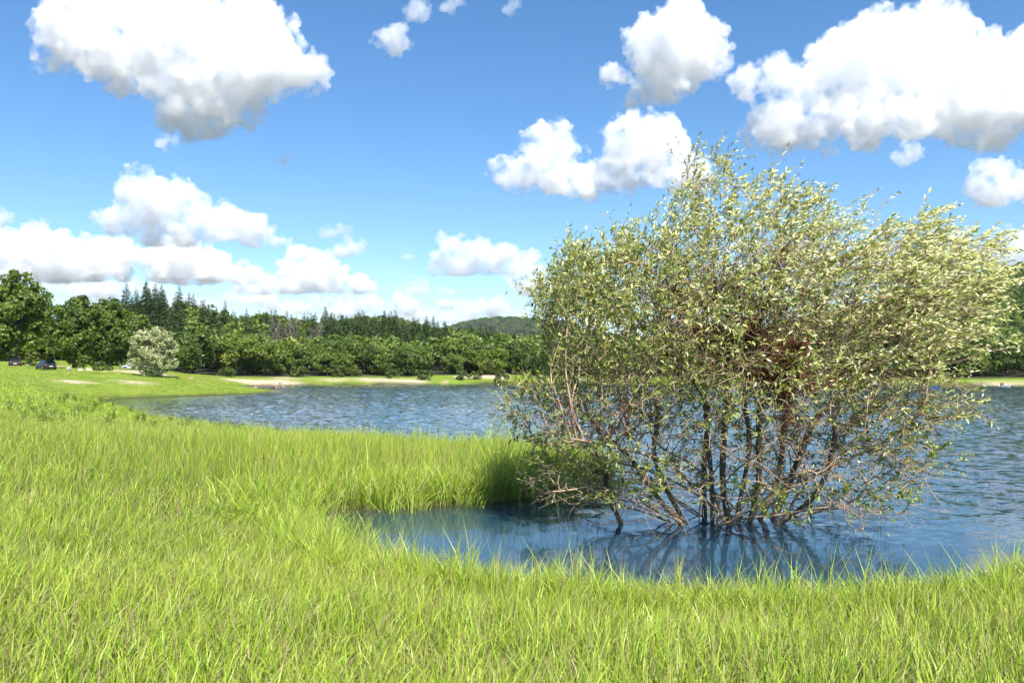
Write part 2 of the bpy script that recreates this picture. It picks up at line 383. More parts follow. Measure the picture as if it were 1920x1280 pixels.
# ------------------------------------------------------------------ clouds: closed puffy shells filled with white scattering vapour
CLOUD_BASE = 1000.0
def cloud(ells, base_row, label, flat=0.6, seed=0, vox=3.2, dens=1.0, group=None):
    r = np.random.default_rng(seed + 100)
    d = CLOUD_BASE * FPX / max(700 - base_row, 30)       # distance of a cloud whose base is CLOUD_BASE up
    s = d / FPX                                         # metres per photo pixel out there
    px0 = np.mean([e[0] for e in ells]); row0 = np.mean([e[1] for e in ells])
    wid = max(e[0] + e[2] for e in ells) - min(e[0] - e[2] for e in ells)
    cen = []; rad = []
    for (cx, cyr, rx, ry) in ells:
        m = max(3, int(3 + rx / ry * 3))
        for i in range(m):
            a = r.uniform(-1, 1); e = math.sqrt(1 - a * a)
            rr = ry * (0.52 + 0.46 * e) * r.uniform(0.8, 1.08)
            cen.append((cx + a * max(rx - rr * 0.8, 0), r.normal(0, 0.35) * min(rx, 110) * 0.8, cyr + r.uniform(-0.3, 0.3) * ry * e)); rad.append(rr)
    big = len(cen)
    for i in range(big):                                 # cauliflower bulges on the big puffs, finer ones on those
        for _ in range(11):
            q = unit(r.normal(size=3)); q[2] = -abs(q[2]) if r.random() < 0.7 else q[2]
            rr = rad[i] * r.uniform(0.25, 0.48)
            c1 = np.array(cen[i]) + q * rad[i] * r.uniform(0.8, 1.0); cen.append(tuple(c1)); rad.append(rr)
            for _ in range(3):
                q2 = unit(q + r.normal(size=3) * 0.7); r2 = rr * r.uniform(0.3, 0.5)
                if r2 > vox * 1.1: cen.append(tuple(c1 + q2 * rr * 0.92)); rad.append(r2)
    ico = bmesh.new(); bmesh.ops.create_icosphere(ico, subdivisions=2, radius=1.0)
    iv = np.array([v.co[:] for v in ico.verts]); iff = np.array([[v.index for v in f.verts] for f in ico.faces]); ico.free()
    cen = np.array(cen); rad = np.array(rad)
    # pixel frame -> metres: x right, y depth, z up, about the cloud's own centre
    P = np.stack([(cen[:, 0] - px0), cen[:, 1], (row0 - cen[:, 2])], axis=1)
    V = (P[:, None, :] + iv[None] * rad[:, None, None]).reshape(-1, 3)
    F = (iff[None] + (np.arange(len(P)) * len(iv))[:, None, None]).reshape(-1, 3)
    me = mesh_np('cloud_raw', V, F)
    o = bpy.data.objects.new('cloud_raw', me); COL.objects.link(o)
    rm = o.modifiers.new('r', 'REMESH'); rm.mode = 'VOXEL'; rm.voxel_size = vox
    for ns, st in ((60.0, 34.0), (22.0, 20.0), (9.0, 10.0), (4.0, 4.0)):
        tx = bpy.data.textures.new('c', 'CLOUDS'); tx.noise_scale = ns; tx.noise_depth = 4
        dm = o.modifiers.new('d', 'DISPLACE'); dm.texture = tx; dm.strength = st; dm.mid_level = 0.5; dm.texture_coords = 'LOCAL'
        if wid < 120: dm.strength = st * 0.6
    r2m = o.modifiers.new('r2', 'REMESH'); r2m.mode = 'VOXEL'; r2m.voxel_size = vox * 0.72
    for ns, st in ((11.0, 10.0), (4.5, 5.0)):     # frayed, curdled skin
        tx = bpy.data.textures.new('c', 'CLOUDS'); tx.noise_scale = ns; tx.noise_depth = 3
        dm = o.modifiers.new('d', 'DISPLACE'); dm.texture = tx; dm.strength = st * (1.0 if wid > 120 else 0.6); dm.mid_level = 0.5; dm.texture_coords = 'LOCAL'
    dg = bpy.context.evaluated_depsgraph_get()
    fm = bpy.data.meshes.new_from_object(o.evaluated_get(dg))
    bpy.data.objects.remove(o); bpy.data.meshes.remove(me)
    v = np.empty(len(fm.vertices) * 3, np.float32); fm.vertices.foreach_get('co', v); v = v.reshape(-1, 3)
    if flat > 0:                                         # condensation level: the underside is squashed flat
        zb = row0 - base_row
        low = v[:, 2] < zb + 10
        v[:, 2] = np.where(low, zb + 10 + (v[:, 2] - zb - 10) * (1 - flat), v[:, 2])
    v *= s
    fm.vertices.foreach_set('co', v.ravel()); fm.update()
    fm.polygons.foreach_set('use_smooth', np.ones(len(fm.polygons), bool))
    fm.name = 'cloud'; fm.materials.clear(); fm.materials.append(cloud_mat(dens / s, s))
    o = obj('cloud', fm, loc=(X_(px0, d), d, Z_(row0, d)))
    return tag(o, label, 'cloud', group or 'cumulus clouds')

def cloud_mat(per_m, s):
    """vapour thins out to nothing in frayed wisps towards the skin"""
    m, t, out = new_mat('cloud_vapour')
    vs = N(t, 'ShaderNodeVolumeScatter'); vs.inputs['Color'].default_value = (0.986, 0.988, 0.993, 1)
    vs.inputs['Anisotropy'].default_value = 0.0
    tc = N(t, 'ShaderNodeTexCoord')
    nz = noise(t, 1.0 / (34.0 * s), 7, tc.outputs['Object'], 0.62)
    mr = N(t, 'ShaderNodeMapRange'); t.links.new(nz, mr.inputs[0]); mr.inputs[1].default_value = 0.43; mr.inputs[2].default_value = 0.62; mr.inputs[3].default_value = 0.0; mr.inputs[4].default_value = per_m * 2.2
    t.links.new(mr.outputs[0], vs.inputs['Density'])
    t.links.new(vs.outputs[0], out.inputs['Volume'])
    m.cycles.volume_step_rate = 0.35
    return m

CLOUDS = [
 ([(300, 80, 240, 85), (430, 110, 170, 70), (150, 75, 105, 55), (375, 185, 105, 55), (560, 130, 62, 32), (340, 228, 65, 18), (480, 60, 80, 50), (240, 20, 150, 50)], 255, 'largest cumulus cloud at the top left with grey underside tapering downward', 0.0, 0.10),
 ([(313, 265, 27, 12)], 190, 'small white scrap hanging just under the big top left cloud', 0.0, 0.06),
 ([(735, 75, 38, 22), (785, 25, 22, 25)], 98, 'small thin cloud at the top centre shaped like a slanted hook', 0.0, 0.07),
 ([(855, 8, 26, 12)], 25, 'thin wisp of cloud cut by the top edge above the centre', 0.0, 0.05),
 ([(540, 298, 14, 11)], 290, 'tiny lone white puff right of and below the big top left cloud', 0.0, 0.06),
 ([(1265, 90, 100, 72), (1232, 178, 55, 26), (1150, 138, 30, 18)], 205, 'tall rounded bright cloud with narrow tail standing high above the willow', 0.2, 0.10),
 ([(1030, 290, 62, 46), (955, 332, 60, 28), (1080, 340, 75, 32), (1210, 268, 88, 52), (1180, 330, 80, 36), (1280, 330, 55, 35)], 375, 'twin-headed white cloud touching the willow top on its left', 0.3, 0.10),
 ([(1700, 120, 190, 82), (1500, 228, 115, 42), (1640, 238, 190, 42), (1850, 180, 120, 85), (1435, 150, 72, 30), (1480, 168, 60, 28), (1960, 140, 120, 80)], 290, 'wide ragged cloud bank at the top right running out of the frame', 0.2, 0.09),
 ([(1706, 290, 16, 22)], 235, 'short tail of cloud drooping below the wide top right bank', 0.0, 0.06),
 ([(1850, 350, 70, 38), (1925, 362, 50, 28)], 392, 'round white cloud at the right edge below the wide bank', 0.5, 0.10),
 ([(1915, 470, 55, 40)], 512, 'white cloud low at the right edge behind the willow branch tips', 0.4, 0.10),
 ([(305, 388, 75, 50), (225, 420, 45, 22), (440, 428, 85, 34), (350, 440, 100, 22), (510, 455, 42, 14)], 470, 'two-humped cumulus at the left above the long low cloud band', 0.7, 0.10),
 ([(5, 410, 28, 18)], 432, 'small cloud cut by the left edge above the band', 0.5, 0.09),
 ([(50, 478, 120, 34), (190, 490, 80, 30), (330, 500, 100, 36), (440, 522, 60, 20), (-60, 470, 70, 40)], 535, 'long bright cloud band at the left above the big oaks', 0.7, 0.10),
 ([(572, 520, 62, 34), (645, 538, 62, 20), (500, 540, 60, 16)], 557, 'flat based cloud with one hump above the wooded ridge', 0.8, 0.10),
 ([(882, 482, 72, 36), (838, 502, 50, 16), (932, 490, 38, 32)], 525, 'compact flat based cloud left of the willow above the far hill', 0.8, 0.10),
 ([(655, 468, 33, 18)], 488, 'small oval cloud alone in the middle of the sky', 0.7, 0.10),
 ([(635, 434, 36, 13)], 450, 'faint grey cloud just above the small oval one', 0.4, 0.05),
 ([(770, 480, 22, 7)], 488, 'faint thin scrap left of the compact flat based cloud', 0.3, 0.05),
 ([(985, 508, 38, 24), (1000, 540, 62, 16), (1080, 560, 60, 14)], 558, 'cloud half hidden by the left side of the willow crown', 0.6, 0.09),
 ([(772, 540, 34, 14), (832, 550, 20, 9)], 556, 'little pair of puffs above the domed hill', 0.6, 0.08),
 ([(470, 568, 75, 11), (340, 572, 50, 14), (400, 585, 60, 8)], 590, 'low streaky cloud resting on the conifer skyline at the left', 0.6, 0.08),
 ([(110, 548, 120, 14), (30, 560, 60, 10)], 562, 'narrow cloud strip right behind the oak tops', 0.6, 0.08),
 ([(700, 575, 90, 16), (640, 592, 45, 9)], 600, 'low cloud strip over the conifer stand and domed hill', 0.7, 0.09),
 ([(755, 592, 70, 10), (840, 575, 30, 9)], 606, 'thin low cloud between the two hills right of the conifer stand', 0.6, 0.08),
 ([(250, 548, 70, 12), (180, 560, 50, 9)], 566, 'short low cloud above the knoll of conifers', 0.6, 0.08),
 ([(560, 580, 60, 10), (600, 566, 40, 8)], 592, 'low cloud strip just over the bare trees', 0.6, 0.08),
 ([(130, 512, 110, 16)], 535, 'grey flat cloud layer right under the long bright band', 0.5, 0.08),
 ([(965, 12, 16, 14)], 30, 'faint wisp at the very top right of centre', 0.0, 0.04),
 ([(890, 583, 70, 14), (930, 602, 60, 8), (800, 600, 50, 7)], 612, 'low cloud strip over the farthest blue hill', 0.7, 0.09),
]
for i, (ells, br, lab, fl, de) in enumerate(CLOUDS):
    if br > 525: ells = [(a_, b_, c_ * 1.08, d_ * 1.3) for (a_, b_, c_, d_) in ells]
    cloud(ells, br, lab, fl, seed=i, dens=de * (0.42 if br > 525 else 0.30), vox=3.3 if ells[0][2] > 60 else 2.2)
#@@CLOUDS_END

# ------------------------------------------------------------------ the willow standing in the shallows
WY = 15.0
def build_willow():
    r = np.random.default_rng(21)
    out = np.array([(930, 778), (960, 720), (1020, 680), (1005, 600), (995, 545), (1040, 500), (1055, 455), (1120, 470), (1185, 420), (1235, 440), (1262, 330), (1290, 295), (1350, 300), (1365, 350), (1420, 335),
        (1490, 375), (1540, 430), (1590, 470), (1625, 400), (1660, 430), (1715, 410), (1750, 440), (1840, 445), (1880, 455), (1850, 500), (1875, 540), (1840, 590), (1800, 620), (1790, 660), (1730, 700), (1790, 748), (1760, 790), (1715, 800),
        (1730, 850), (1680, 890), (1640, 950), (1560, 985), (1470, 965), (1400, 930), (1330, 930), (1180, 955), (1060, 940), (960, 915), (1020, 860), (1000, 810)], float)
    px = np.stack([X_(out[:, 0], WY), Z_(out[:, 1], WY)], axis=1)
    def inside(P):
        c = np.zeros(len(P), bool); n = len(px)
        for i in range(n):
            a, b = px[i], px[(i + 1) % n]
            c ^= ((a[1] > P[:, 1]) != (b[1] > P[:, 1])) & (P[:, 0] < (b[0] - a[0]) * (P[:, 1] - a[1]) / (b[1] - a[1] + 1e-12) + a[0])
        return c
    lo, hi = px.min(0), px.max(0)
    Q = r.uniform(lo, hi, size=(26000, 2)); Q = Q[inside(Q)]
    cx = 4.4
    dep = 3.2 * np.clip(1 - ((Q[:, 0] - cx) / 5.4) ** 2, 0.05, 1) ** 0.9 * np.clip(0.6 + 0.2 * Q[:, 1], 0.5, 1.0) * np.clip((7.2 - Q[:, 1]) / 3.2, 0.2, 1)
    yy = WY + r.uniform(-1, 1, len(Q)) * dep
    tuck = 1 - 0.16 * np.abs(yy - WY) / 3.2                 # the crown rounds off to the front and back
    A = np.stack([cx + (Q[:, 0] - cx) * tuck, yy, 2.0 + (Q[:, 1] - 2.0) * np.where(Q[:, 1] > 2, tuck, 1)], axis=1)
    clump = (vnoise(A[:, 0] + 0.7 * A[:, 1], A[:, 2] * 1.1, 0.9, 31) + vnoise(A[:, 1] * 1.3 - 0.5 * A[:, 0], A[:, 2], 0.9, 32)) / 2
    A = A[(clump > 0.40) | (r.random(len(A)) < 0.12)]
    keep = r.random(len(A)) < np.clip(0.30 + 0.22 * (A[:, 2] - 0.2), 0.30, 1.0)
    # hollow heart: fewer growth points round the stems
    heart = np.hypot((A[:, 0] - cx) / 2.4, (A[:, 1] - WY) / 2.0) < 0.8
    keep &= ~(heart & (A[:, 2] < 2.9) & (r.random(len(A)) < 0.6))
    A = A[keep][:11000]
    roots = [(1292, 980, 15.1, 1230, 760), (1318, 972, 15.5, 1290, 700), (1333, 968, 14.9, 1345, 640), (1372, 985, 14.8, 1375, 600), (1398, 985, 15.0, 1420, 620),
             (1418, 980, 15.3, 1480, 650), (1436, 985, 14.8, 1560, 780), (1300, 985, 14.7, 1120, 800), (1440, 975, 15.5, 1620, 720), (1163, 975, 15.0, 1120, 880), (1386, 970, 15.7, 1400, 700)]
    nmain = len(roots)
    for k in range(26):                                   # low bare limbs reaching out just above the water
        bx = r.uniform(1280, 1445); by = r.uniform(14.6, 15.6); sd = -1 if k % 2 else 1
        roots.append((bx, 980, by, bx + sd * r.uniform(110, 330) * (0.9 if sd > 0 else 1.0), r.uniform(820, 965)))
    pos = []; par = []; root = []
    for ri, (bx, br, by, tx, tr) in enumerate(roots):
        p0 = np.array([X_(bx, by), by, -0.25]); ty = by + (r.uniform(-0.9, 0.9) if ri < nmain else r.uniform(-2.2, 2.2))
        p1 = np.array([X_(tx, ty), ty, Z_(tr, ty)])
        L = np.linalg.norm(p1 - p0); k = int(L / 0.16); prev = -1
        bow = r.normal(0, 0.16, 3) * L * 0.4; ph = r.uniform(0, 6, 3)
        for i in range(k + 1):
            f = i / k
            q = p0 * (1 - f) + p1 * f; q = q + bow * math.sin(f * math.pi) + 0.05 * np.sin(ph + f * 9); q[2] += 0.25 * math.sin(f * math.pi) * L * 0.3
            pos.append(q); par.append(prev); root.append(ri); prev = len(pos) - 1
    pos = np.array(pos); pos0 = pos.copy(); par = list(par); root = list(root)
    # space colonisation
    alive = np.ones(len(A), bool)
    nd = np.full(len(A), 1e9); nn = np.zeros(len(A), int)
    def upd(i0, P):
        nonlocal nd, nn
        for c in range(0, len(P), 400):
            D = np.linalg.norm(A[:, None, :] - P[None, c:c + 400, :], axis=2)
            j = D.argmin(1); m = D[np.arange(len(A)), j]
            b = m < nd; nd[b] = m[b]; nn[b] = i0 + c + j[b]
    upd(0, pos)
    step = 0.15; nkid = np.zeros(len(pos), int); nkid[[q for q in par if q >= 0]] += 1
    for it in range(75):
        idx = np.where(alive & (nd < 2.6))[0]
        if len(idx) < 10: break
        acc = {}
        vec = unit(A[idx] - pos[nn[idx]])
        acc_n = nn[idx]; order = np.argsort(acc_n); acc_n = acc_n[order]; vec = vec[order]
        un, st = np.unique(acc_n, return_index=True)
        sm = np.add.reduceat(vec, st, axis=0)
        dirs = unit(sm + r.normal(0, 0.42, sm.shape) + np.array([0.10, 0, 0.10]))
        ok = nkid[un] < 3; un = un[ok]; dirs = dirs[ok]          # no node throws more than three shoots
        if len(un) == 0: break
        dirs = unit(dirs + 0.38 * np.sin(pos[un][:, [1, 2, 0]] * 5.1 + np.array([0.3, 1.7, 4.0])) * np.array([1, 1, 0.6]))
        new = pos[un] + dirs * step
        nkid[un] += 1; nkid = np.concatenate([nkid, np.zeros(len(un), int)])
        i0 = len(pos); pos = np.concatenate([pos, new]); par += un.tolist(); root += [root[u] for u in un]
        upd(i0, new)
        alive &= nd > 0.17
        if len(pos) > 26000: break
    par = np.array(par); root = np.array(root); n = len(pos)
    # pipe model radii
    kids = np.zeros(n); area = np.zeros(n); e = 2.35
    for i in range(n - 1, -1, -1):
        if area[i] == 0: area[i] = 0.0048 ** e
        if par[i] >= 0: area[par[i]] += area[i]; kids[par[i]] += 1
    rad = np.minimum(area ** (1 / e), 0.10)
    ns0 = len(pos0)
    rt0 = np.array(root[:ns0]); rad[:ns0] = np.where(rt0 < nmain, np.maximum(rad[:ns0], 0.045), np.minimum(np.maximum(rad[:ns0], 0.014), 0.026))
    root_t = empty('willow_tree', (cx, WY, 0))
    tag(root_t, 'large many-stemmed willow with silvery wind-blown leaves standing in the shallow water', 'tree')
    O = np.array([cx, WY, 0.0])
    has = par >= 0
    ii = np.where(has)[0]; pp = par[ii]
    rp = np.where(rad[pp] > rad[ii] * 1.8, rad[ii] * 1.35, rad[pp])
    for ri in range(len(roots)):
        sel = (root[ii] == ri)
        th = sel & (rad[ii] > 0.024)
        if ri >= nmain:
            V, F = tubes(pos[pp[sel]] - O, pos[ii[sel]] - O, np.minimum(rp[sel], 0.026), np.minimum(rad[ii[sel]], 0.026), 5)
            obj('low_limb', mesh_np('low_limb', V, F, M['twig'], True), root_t); continue
        V, F = tubes(pos[pp[th]] - O, pos[ii[th]] - O, rp[th] * 1.02, rad[ii[th]], 8)
        st = obj('stem', mesh_np('stem', V, F, M['bark'], True), root_t)
        tn = sel & ~th
        if tn.sum():
            V, F = tubes(pos[pp[tn]] - O, pos[ii[tn]] - O, np.minimum(rp[tn], 0.024), rad[ii[tn]], 4)
            obj('branches', mesh_np('branches', V, F, M['twig'], True), st)['kind'] = 'stuff'
    # twigs and leaves
    thin = np.where((rad < 0.014) & has)[0]
    base_dir = unit(pos[thin] - pos[par[thin]])
    z = pos[thin, 2]
    tw = np.concatenate([thin[r.random(len(thin)) < 0.80], thin[r.random(len(thin)) < 0.45]])
    bd = unit(pos[tw] - pos[par[tw]]); zt = pos[tw, 2]
    outw = unit((pos[tw] - np.array([cx, WY, 1.5])) * np.array([1, 1, 0.7]))
    hi_ = np.clip((zt - 1.4) / 2.6, 0, 1)[:, None]
    right = np.clip((pos[tw, 0] - cx + 2.5) / 6, 0, 1)[:, None]
    td = unit(bd * 0.5 + outw * 0.5 + r.normal(0, 0.42, bd.shape) + np.array([0.45, 0, 0.22]) * hi_ * (0.4 + right))
    tl = r.uniform(0.18, 0.55, len(tw)) * (0.8 + 0.35 * hi_[:, 0]) * np.where((r.random(len(tw)) < 0.03 + 0.06 * (hi_[:, 0] < 0.2)) & ((td[:, 0] > -0.1) | (hi_[:, 0] < 0.2)), 2.3, 1.0)
    K = 4; segs = []; pts = [pos[tw]]
    bend = r.normal(0, 0.18, td.shape) + np.array([0.30, 0, -0.12]) * hi_
    dcur = td.copy()
    for k in range(K):
        pts.append(pts[-1] + dcur * (tl / K)[:, None]); dcur = unit(dcur + bend * 0.55)
    P0 = np.concatenate(pts[:-1]); P1 = np.concatenate(pts[1:])
    r0 = np.concatenate([np.full(len(tw), 0.0052 - 0.0008 * k) for k in range(K)]); r1 = r0 - 0.0008
    # fine bare spray low down, hanging over the water
    V, F = tubes(P0 - O, P1 - O, r0, r1, 3)
    obj('twigs', mesh_np('twigs', V, F, M['twig'], True), root_t)['kind'] = 'stuff'
    nl = 19
    pos_l = []; dir_l = []; tint = []; keepm = []
    P = np.stack(pts, axis=1)                                            # (n, K+1, 3)
    for j in range(nl):
        f = (j + 1.2) / (nl + 0.2) * K; k0 = np.minimum(int(f), K - 1); fr = f - k0
        q = P[:, k0] * (1 - fr) + P[:, k0 + 1] * fr
        dd = unit(P[:, k0 + 1] - P[:, k0])
        side = unit(np.cross(dd, r.normal(size=dd.shape)))
        ld = unit(dd * 0.75 + side * 0.8 + np.array([0.55, 0, -0.05]) * hi_ * (0.35 + 0.65 * right))
        pk = np.clip(0.04 + 0.95 * np.clip((q[:, 2] - 2.0) / 2.0, 0, 1) ** 0.9, 0, 0.90) * np.clip(2.6 * (vnoise(q[:, 0] * 10 + q[:, 1] * 6, q[:, 2] * 10, 6, 8) * 0.6 + vnoise(q[:, 1] * 10 - q[:, 0] * 3, q[:, 2] * 10, 4, 18) * 0.4) - 0.40, 0.06, 1)
        core = np.hypot((q[:, 0] - cx) / 4.8, (q[:, 1] - WY) / 3.6) ** 2 + ((q[:, 2] - 3.2) / 3.6) ** 2
        pk = pk * np.clip(0.25 + core * 1.1, 0.3, 1.0)
        lowtuft = (q[:, 2] < 2.4) & (vnoise(q[:, 0] * 10 + q[:, 1] * 7, q[:, 2] * 10, 6, 3) > 0.70)
        pk = np.where(lowtuft, np.maximum(pk, 0.75), pk)
        km = r.random(len(q)) < pk
        topright = np.clip(0.5 * np.clip((q[:, 2] - 2.4) / 3.2, 0, 1) + 0.50 * np.clip((q[:, 0] - 1.5) / 6.5, 0, 1) - 0.06, 0, 1) * np.clip((q[:, 2] - 1.0) / 1.5, 0, 1)
        silver = r.random(len(q)) < topright * 0.95
        tt = np.where(silver, r.uniform(0.58, 1.0, len(q)), r.uniform(0.05, 0.52, len(q)))
        pos_l.append(q[km]); dir_l.append(ld[km]); tint.append(tt[km])
    pos_l = np.concatenate(pos_l); dir_l = np.concatenate(dir_l); tint = np.concatenate(tint)
    m = len(pos_l)
    nrm = unit(rand_dirs(m, r) * 0.9 + np.array([0.12, -0.6, 0.75]))
    L = r.uniform(0.065, 0.115, m); W = L * r.uniform(0.28, 0.42, m)
    V, F = cards(pos_l - O, dir_l, nrm, L, W, fold=0.12)
    obj('leaves', mesh_np('leaves', V, F, M['wleaf'], False, np.repeat(tint, 4)), root_t)['kind'] = 'stuff'
    print('WILLOW nodes', n, 'twigs', len(tw), 'leaves', m, 'maxr', rad.max())
    # dead red-brown roots left by high water: a fur of fibres along the inner limbs, thick beards in a few places
    def fibres(st, l0, l1, rw, name, label=None):
        nf = len(st); kk = 4; cur = st; a0 = []; a1 = []
        d0 = unit(np.stack([r.normal(0, 0.6, nf), r.normal(0, 0.5, nf), -np.abs(r.normal(0.7, 0.5, nf))], axis=1)); ln = r.uniform(l0, l1, nf)[:, None]
        for k in range(kk):
            nx = cur + d0 * ln / kk; a0.append(cur); a1.append(nx); cur = nx
            d0 = unit(d0 + r.normal(0, 0.5, d0.shape) + np.array([0, 0, -0.15]))
        V, F = tubes(np.concatenate(a0) - O, np.concatenate(a1) - O, np.full(nf * kk, rw), np.full(nf * kk, rw * 0.6), 3)
        o = obj(name, mesh_np(name, V, F, M['root'], True), root_t); o['kind'] = 'stuff'
        if label: o['label'] = label
    limb = np.where((rad > 0.011) & (pos[:, 2] > 1.7) & (pos[:, 2] < 5.2) & (np.abs(pos[:, 0] - cx) < 3.9))[0]
    wgt = np.clip(vnoise(pos[limb, 0] * 10, pos[limb, 2] * 10, 7, 41) - 0.42, 0.0, 1) ** 1.2 * np.exp(-((pos[limb, 2] - 3.3) / 1.3) ** 2)
    pk = r.choice(limb, 6000, p=wgt / wgt.sum())
    fibres(pos[pk] + r.normal(0, 0.045, (6000, 3)), 0.08, 0.30, 0.006, 'root_fur', 'fur of dead rust-coloured roots along the inner limbs')
    # beards hang on limbs nearest to where the photograph shows them
    for (bx, br, bh, nf) in [(1480, 715, 0.60, 1200), (1410, 650, 0.30, 420), (1372, 560, 0.60, 420), (1690, 555, 0.3, 120), (1275, 530, 0.22, 120)]:
        yb = WY - (1.9 if nf > 1000 else 1.0); tgt = np.array([X_(bx, yb), yb, Z_(br, yb)])
        near = np.where((rad > 0.004) & (np.linalg.norm((pos - tgt) * np.array([1.2, 0.7, 1 / (1 + 1.6 * bh)]), axis=1) < 0.38))[0]
        if len(near) < 4: near = np.argsort(np.linalg.norm(pos - tgt, axis=1))[:10]
        fibres(pos[r.choice(near, nf)] + r.normal(0, 1, (nf, 3)) * np.array([0.045, 0.05, 0.12]), 0.12, 0.42, 0.0065, 'root_beard', 'thick beard of dead red-brown roots hanging in the branches')
build_willow()
#@@WILLOW_END

# ------------------------------------------------------------------ trees on land
def crown_mesh(seed, rx, ry, rz, zc, ncard, size, mat, nlobe=16, lump=0.45, top_bias=0.15, ragged=0.0, low=0.0):
    """leaf sprays on the skins of many lobes, so the outline is uneven and gaps stay open"""
    r = np.random.default_rng(seed)
    nlobe = int(nlobe * 1.7)
    d = rand_dirs(nlobe * 3, r); d = d[d[:, 2] > -0.97 + low][:nlobe]
    f = r.uniform(0.45, 0.95, len(d))[:, None] ** np.where(d[:, 2:3] < 0, 0.5, 1.0)
    C = d * f * np.array([rx, ry, rz]); C[:, 2] += zc
    LR = r.uniform(0.75, 1.25, len(C)) * lump * min(rx, rz)
    # a few leaders poke out of the top
    for _ in range(int(ragged * 6)):
        a = r.uniform(0, 6.28); q = r.uniform(0, 0.5)
        C = np.concatenate([C, [[math.cos(a) * rx * q, math.sin(a) * ry * q, zc + rz * r.uniform(0.85, 1.08)]]]); LR = np.concatenate([LR, [lump * rz * r.uniform(0.25, 0.4)]])
    pr = LR ** 2 / (LR ** 2).sum()
    li = r.choice(len(C), ncard, p=pr)
    q = rand_dirs(ncard, r); q[:, 2] += 0.15; q = unit(q)
    # second-level clumps on each lobe
    cl = unit(r.normal(size=(len(C), 14, 3))); ci = r.integers(0, 14, ncard)
    q = unit(cl[li, ci] + q * 0.42)
    rad = LR[li] * (1.05 - np.abs(r.normal(0, 0.16, ncard)))
    pos = C[li] + q * rad[:, None] * np.array([1, 1, 0.85])
    nr = unit(q * 0.8 + rand_dirs(ncard, r) * 0.75 + np.array([0, 0, 0.25]))
    dr = unit(np.cross(nr, rand_dirs(ncard, r)))
    L = size * r.uniform(0.6, 1.3, ncard); W = L * r.uniform(0.55, 0.85, ncard)
    V, F = cards(pos - dr * L[:, None] * 0.5, dr, nr, L, W, fold=0.1, mid=0.5)
    lt = r.uniform(0, 0.35, len(C))[li] + r.uniform(0, 0.45, ncard) + r.uniform(-0.12, 0.12, (len(C), 14))[li, ci] + top_bias * np.clip((pos[:, 2] - zc) / rz, -1, 1) * 0
    return mesh_np('crown', V, F, mat, False, np.repeat(np.clip(lt + 0.1, 0, 1), 4)), C

def trunk_mesh(seed, h, r0, targets, zfork, mat, nl=9):
    r = np.random.default_rng(seed + 5)
    P0 = []; P1 = []; a = []; b = []
    k = 6; pts = [np.array([0, 0, -0.4])]
    for i in range(k): pts.append(pts[-1] + np.array([r.normal(0, 0.05) * h * 0.1, r.normal(0, 0.05) * h * 0.1, (h + 0.4) / k]))
    for i in range(k):
        P0.append(pts[i]); P1.append(pts[i + 1]); a.append(r0 * (1.25 - i * 0.17) if i else r0 * 1.5); b.append(r0 * (1.25 - (i + 1) * 0.17))
    T = targets[r.permutation(len(targets))[:nl]]
    for q in T:
        s0 = pts[0] + (pts[-1] - pts[0]) * min(0.95, max(0.25, r.uniform(zfork, 0.9)))
        mid = (s0 + q) * 0.5 + np.array([0, 0, -0.04 * h]); rr = r0 * r.uniform(0.28, 0.45)
        for u, v_, c, e in ((s0, mid, 1.0, 0.7), (mid, q, 0.7, 0.25)):
            P0.append(u); P1.append(v_); a.append(rr * c); b.append(rr * e)
    V, F = tubes(np.array(P0), np.array(P1), np.array(a), np.array(b), 7)
    return mesh_np('trunk', V, F, mat, True)

def tree_from(name, meshes, loc, rz, sc, label, cat='tree', group=None):
    o = empty(name, loc, rz); o.scale = sc if isinstance(sc, tuple) else (sc, sc, sc)
    obj('trunk', meshes[1], o); obj('crown', meshes[0], o)
    return tag(o, label, cat, group)

# --- the named trees on the left bank
def bank_tree(name, px, y, base_row, top_row, halfw_px, seed, mat, label, ncard, size, ragged=0.8, lump=0.36, nlobe=22, low=0.0, zf=0.35, skirt=0.04):
    x = X_(px, y); z0 = hz(x, y); h = Z_(top_row, y) - z0; rx = halfw_px / FPX * y
    rz = h * (1 - skirt) / 2; zc = h * skirt + rz
    cm, C = crown_mesh(seed, rx * 0.86, rx * 0.86, rz * 0.86, zc, ncard, size, mat, nlobe, lump, 0.2, ragged, low)
    tm = trunk_mesh(seed, h * 0.72, 0.028 * h, C, zf, M['trunk'], 14)
    return tree_from(name, (cm, tm), (x, y, z0), 0, 1.0, label)

bank_tree('oak_tree', 28, 140, 672, 505, 62, 31, M['oak'], 'dark dense oak cut by the left edge, tallest tree in view', 20000, 0.55, 1.0, 0.40, 26)
bank_tree('oak_tree', -75, 146, 672, 490, 80, 32, M['oak'], 'dark oak whose crown mostly lies beyond the left edge', 15000, 0.6, 0.6, 0.40, 22)
bank_tree('oak_tree', 140, 128, 690, 552, 55, 33, M['oak'], 'broad oak with a spiky leader, left half of the pair beside the pale willow', 17000, 0.46, 1.4, 0.40, 24, skirt=0.03)
bank_tree('oak_tree', 205, 133, 692, 562, 55, 34, M['oak'], 'rounded sunlit oak just left of the pale round willow', 17000, 0.46, 0.5, 0.42, 24, skirt=0.03)
bank_tree('oak_tree', 250, 142, 694, 578, 36, 38, M['oak'], 'browner oak half hidden behind the sunlit oak', 6500, 0.45, 0.3, 0.36, 18)
bank_tree('silver_willow', 287, 113, 708, 610, 50, 35, M['silver'], 'pale silvery rounded willow standing alone on the green bank', 24000, 0.26, 0.7, 0.26, 50, low=0.0, skirt=-0.04)

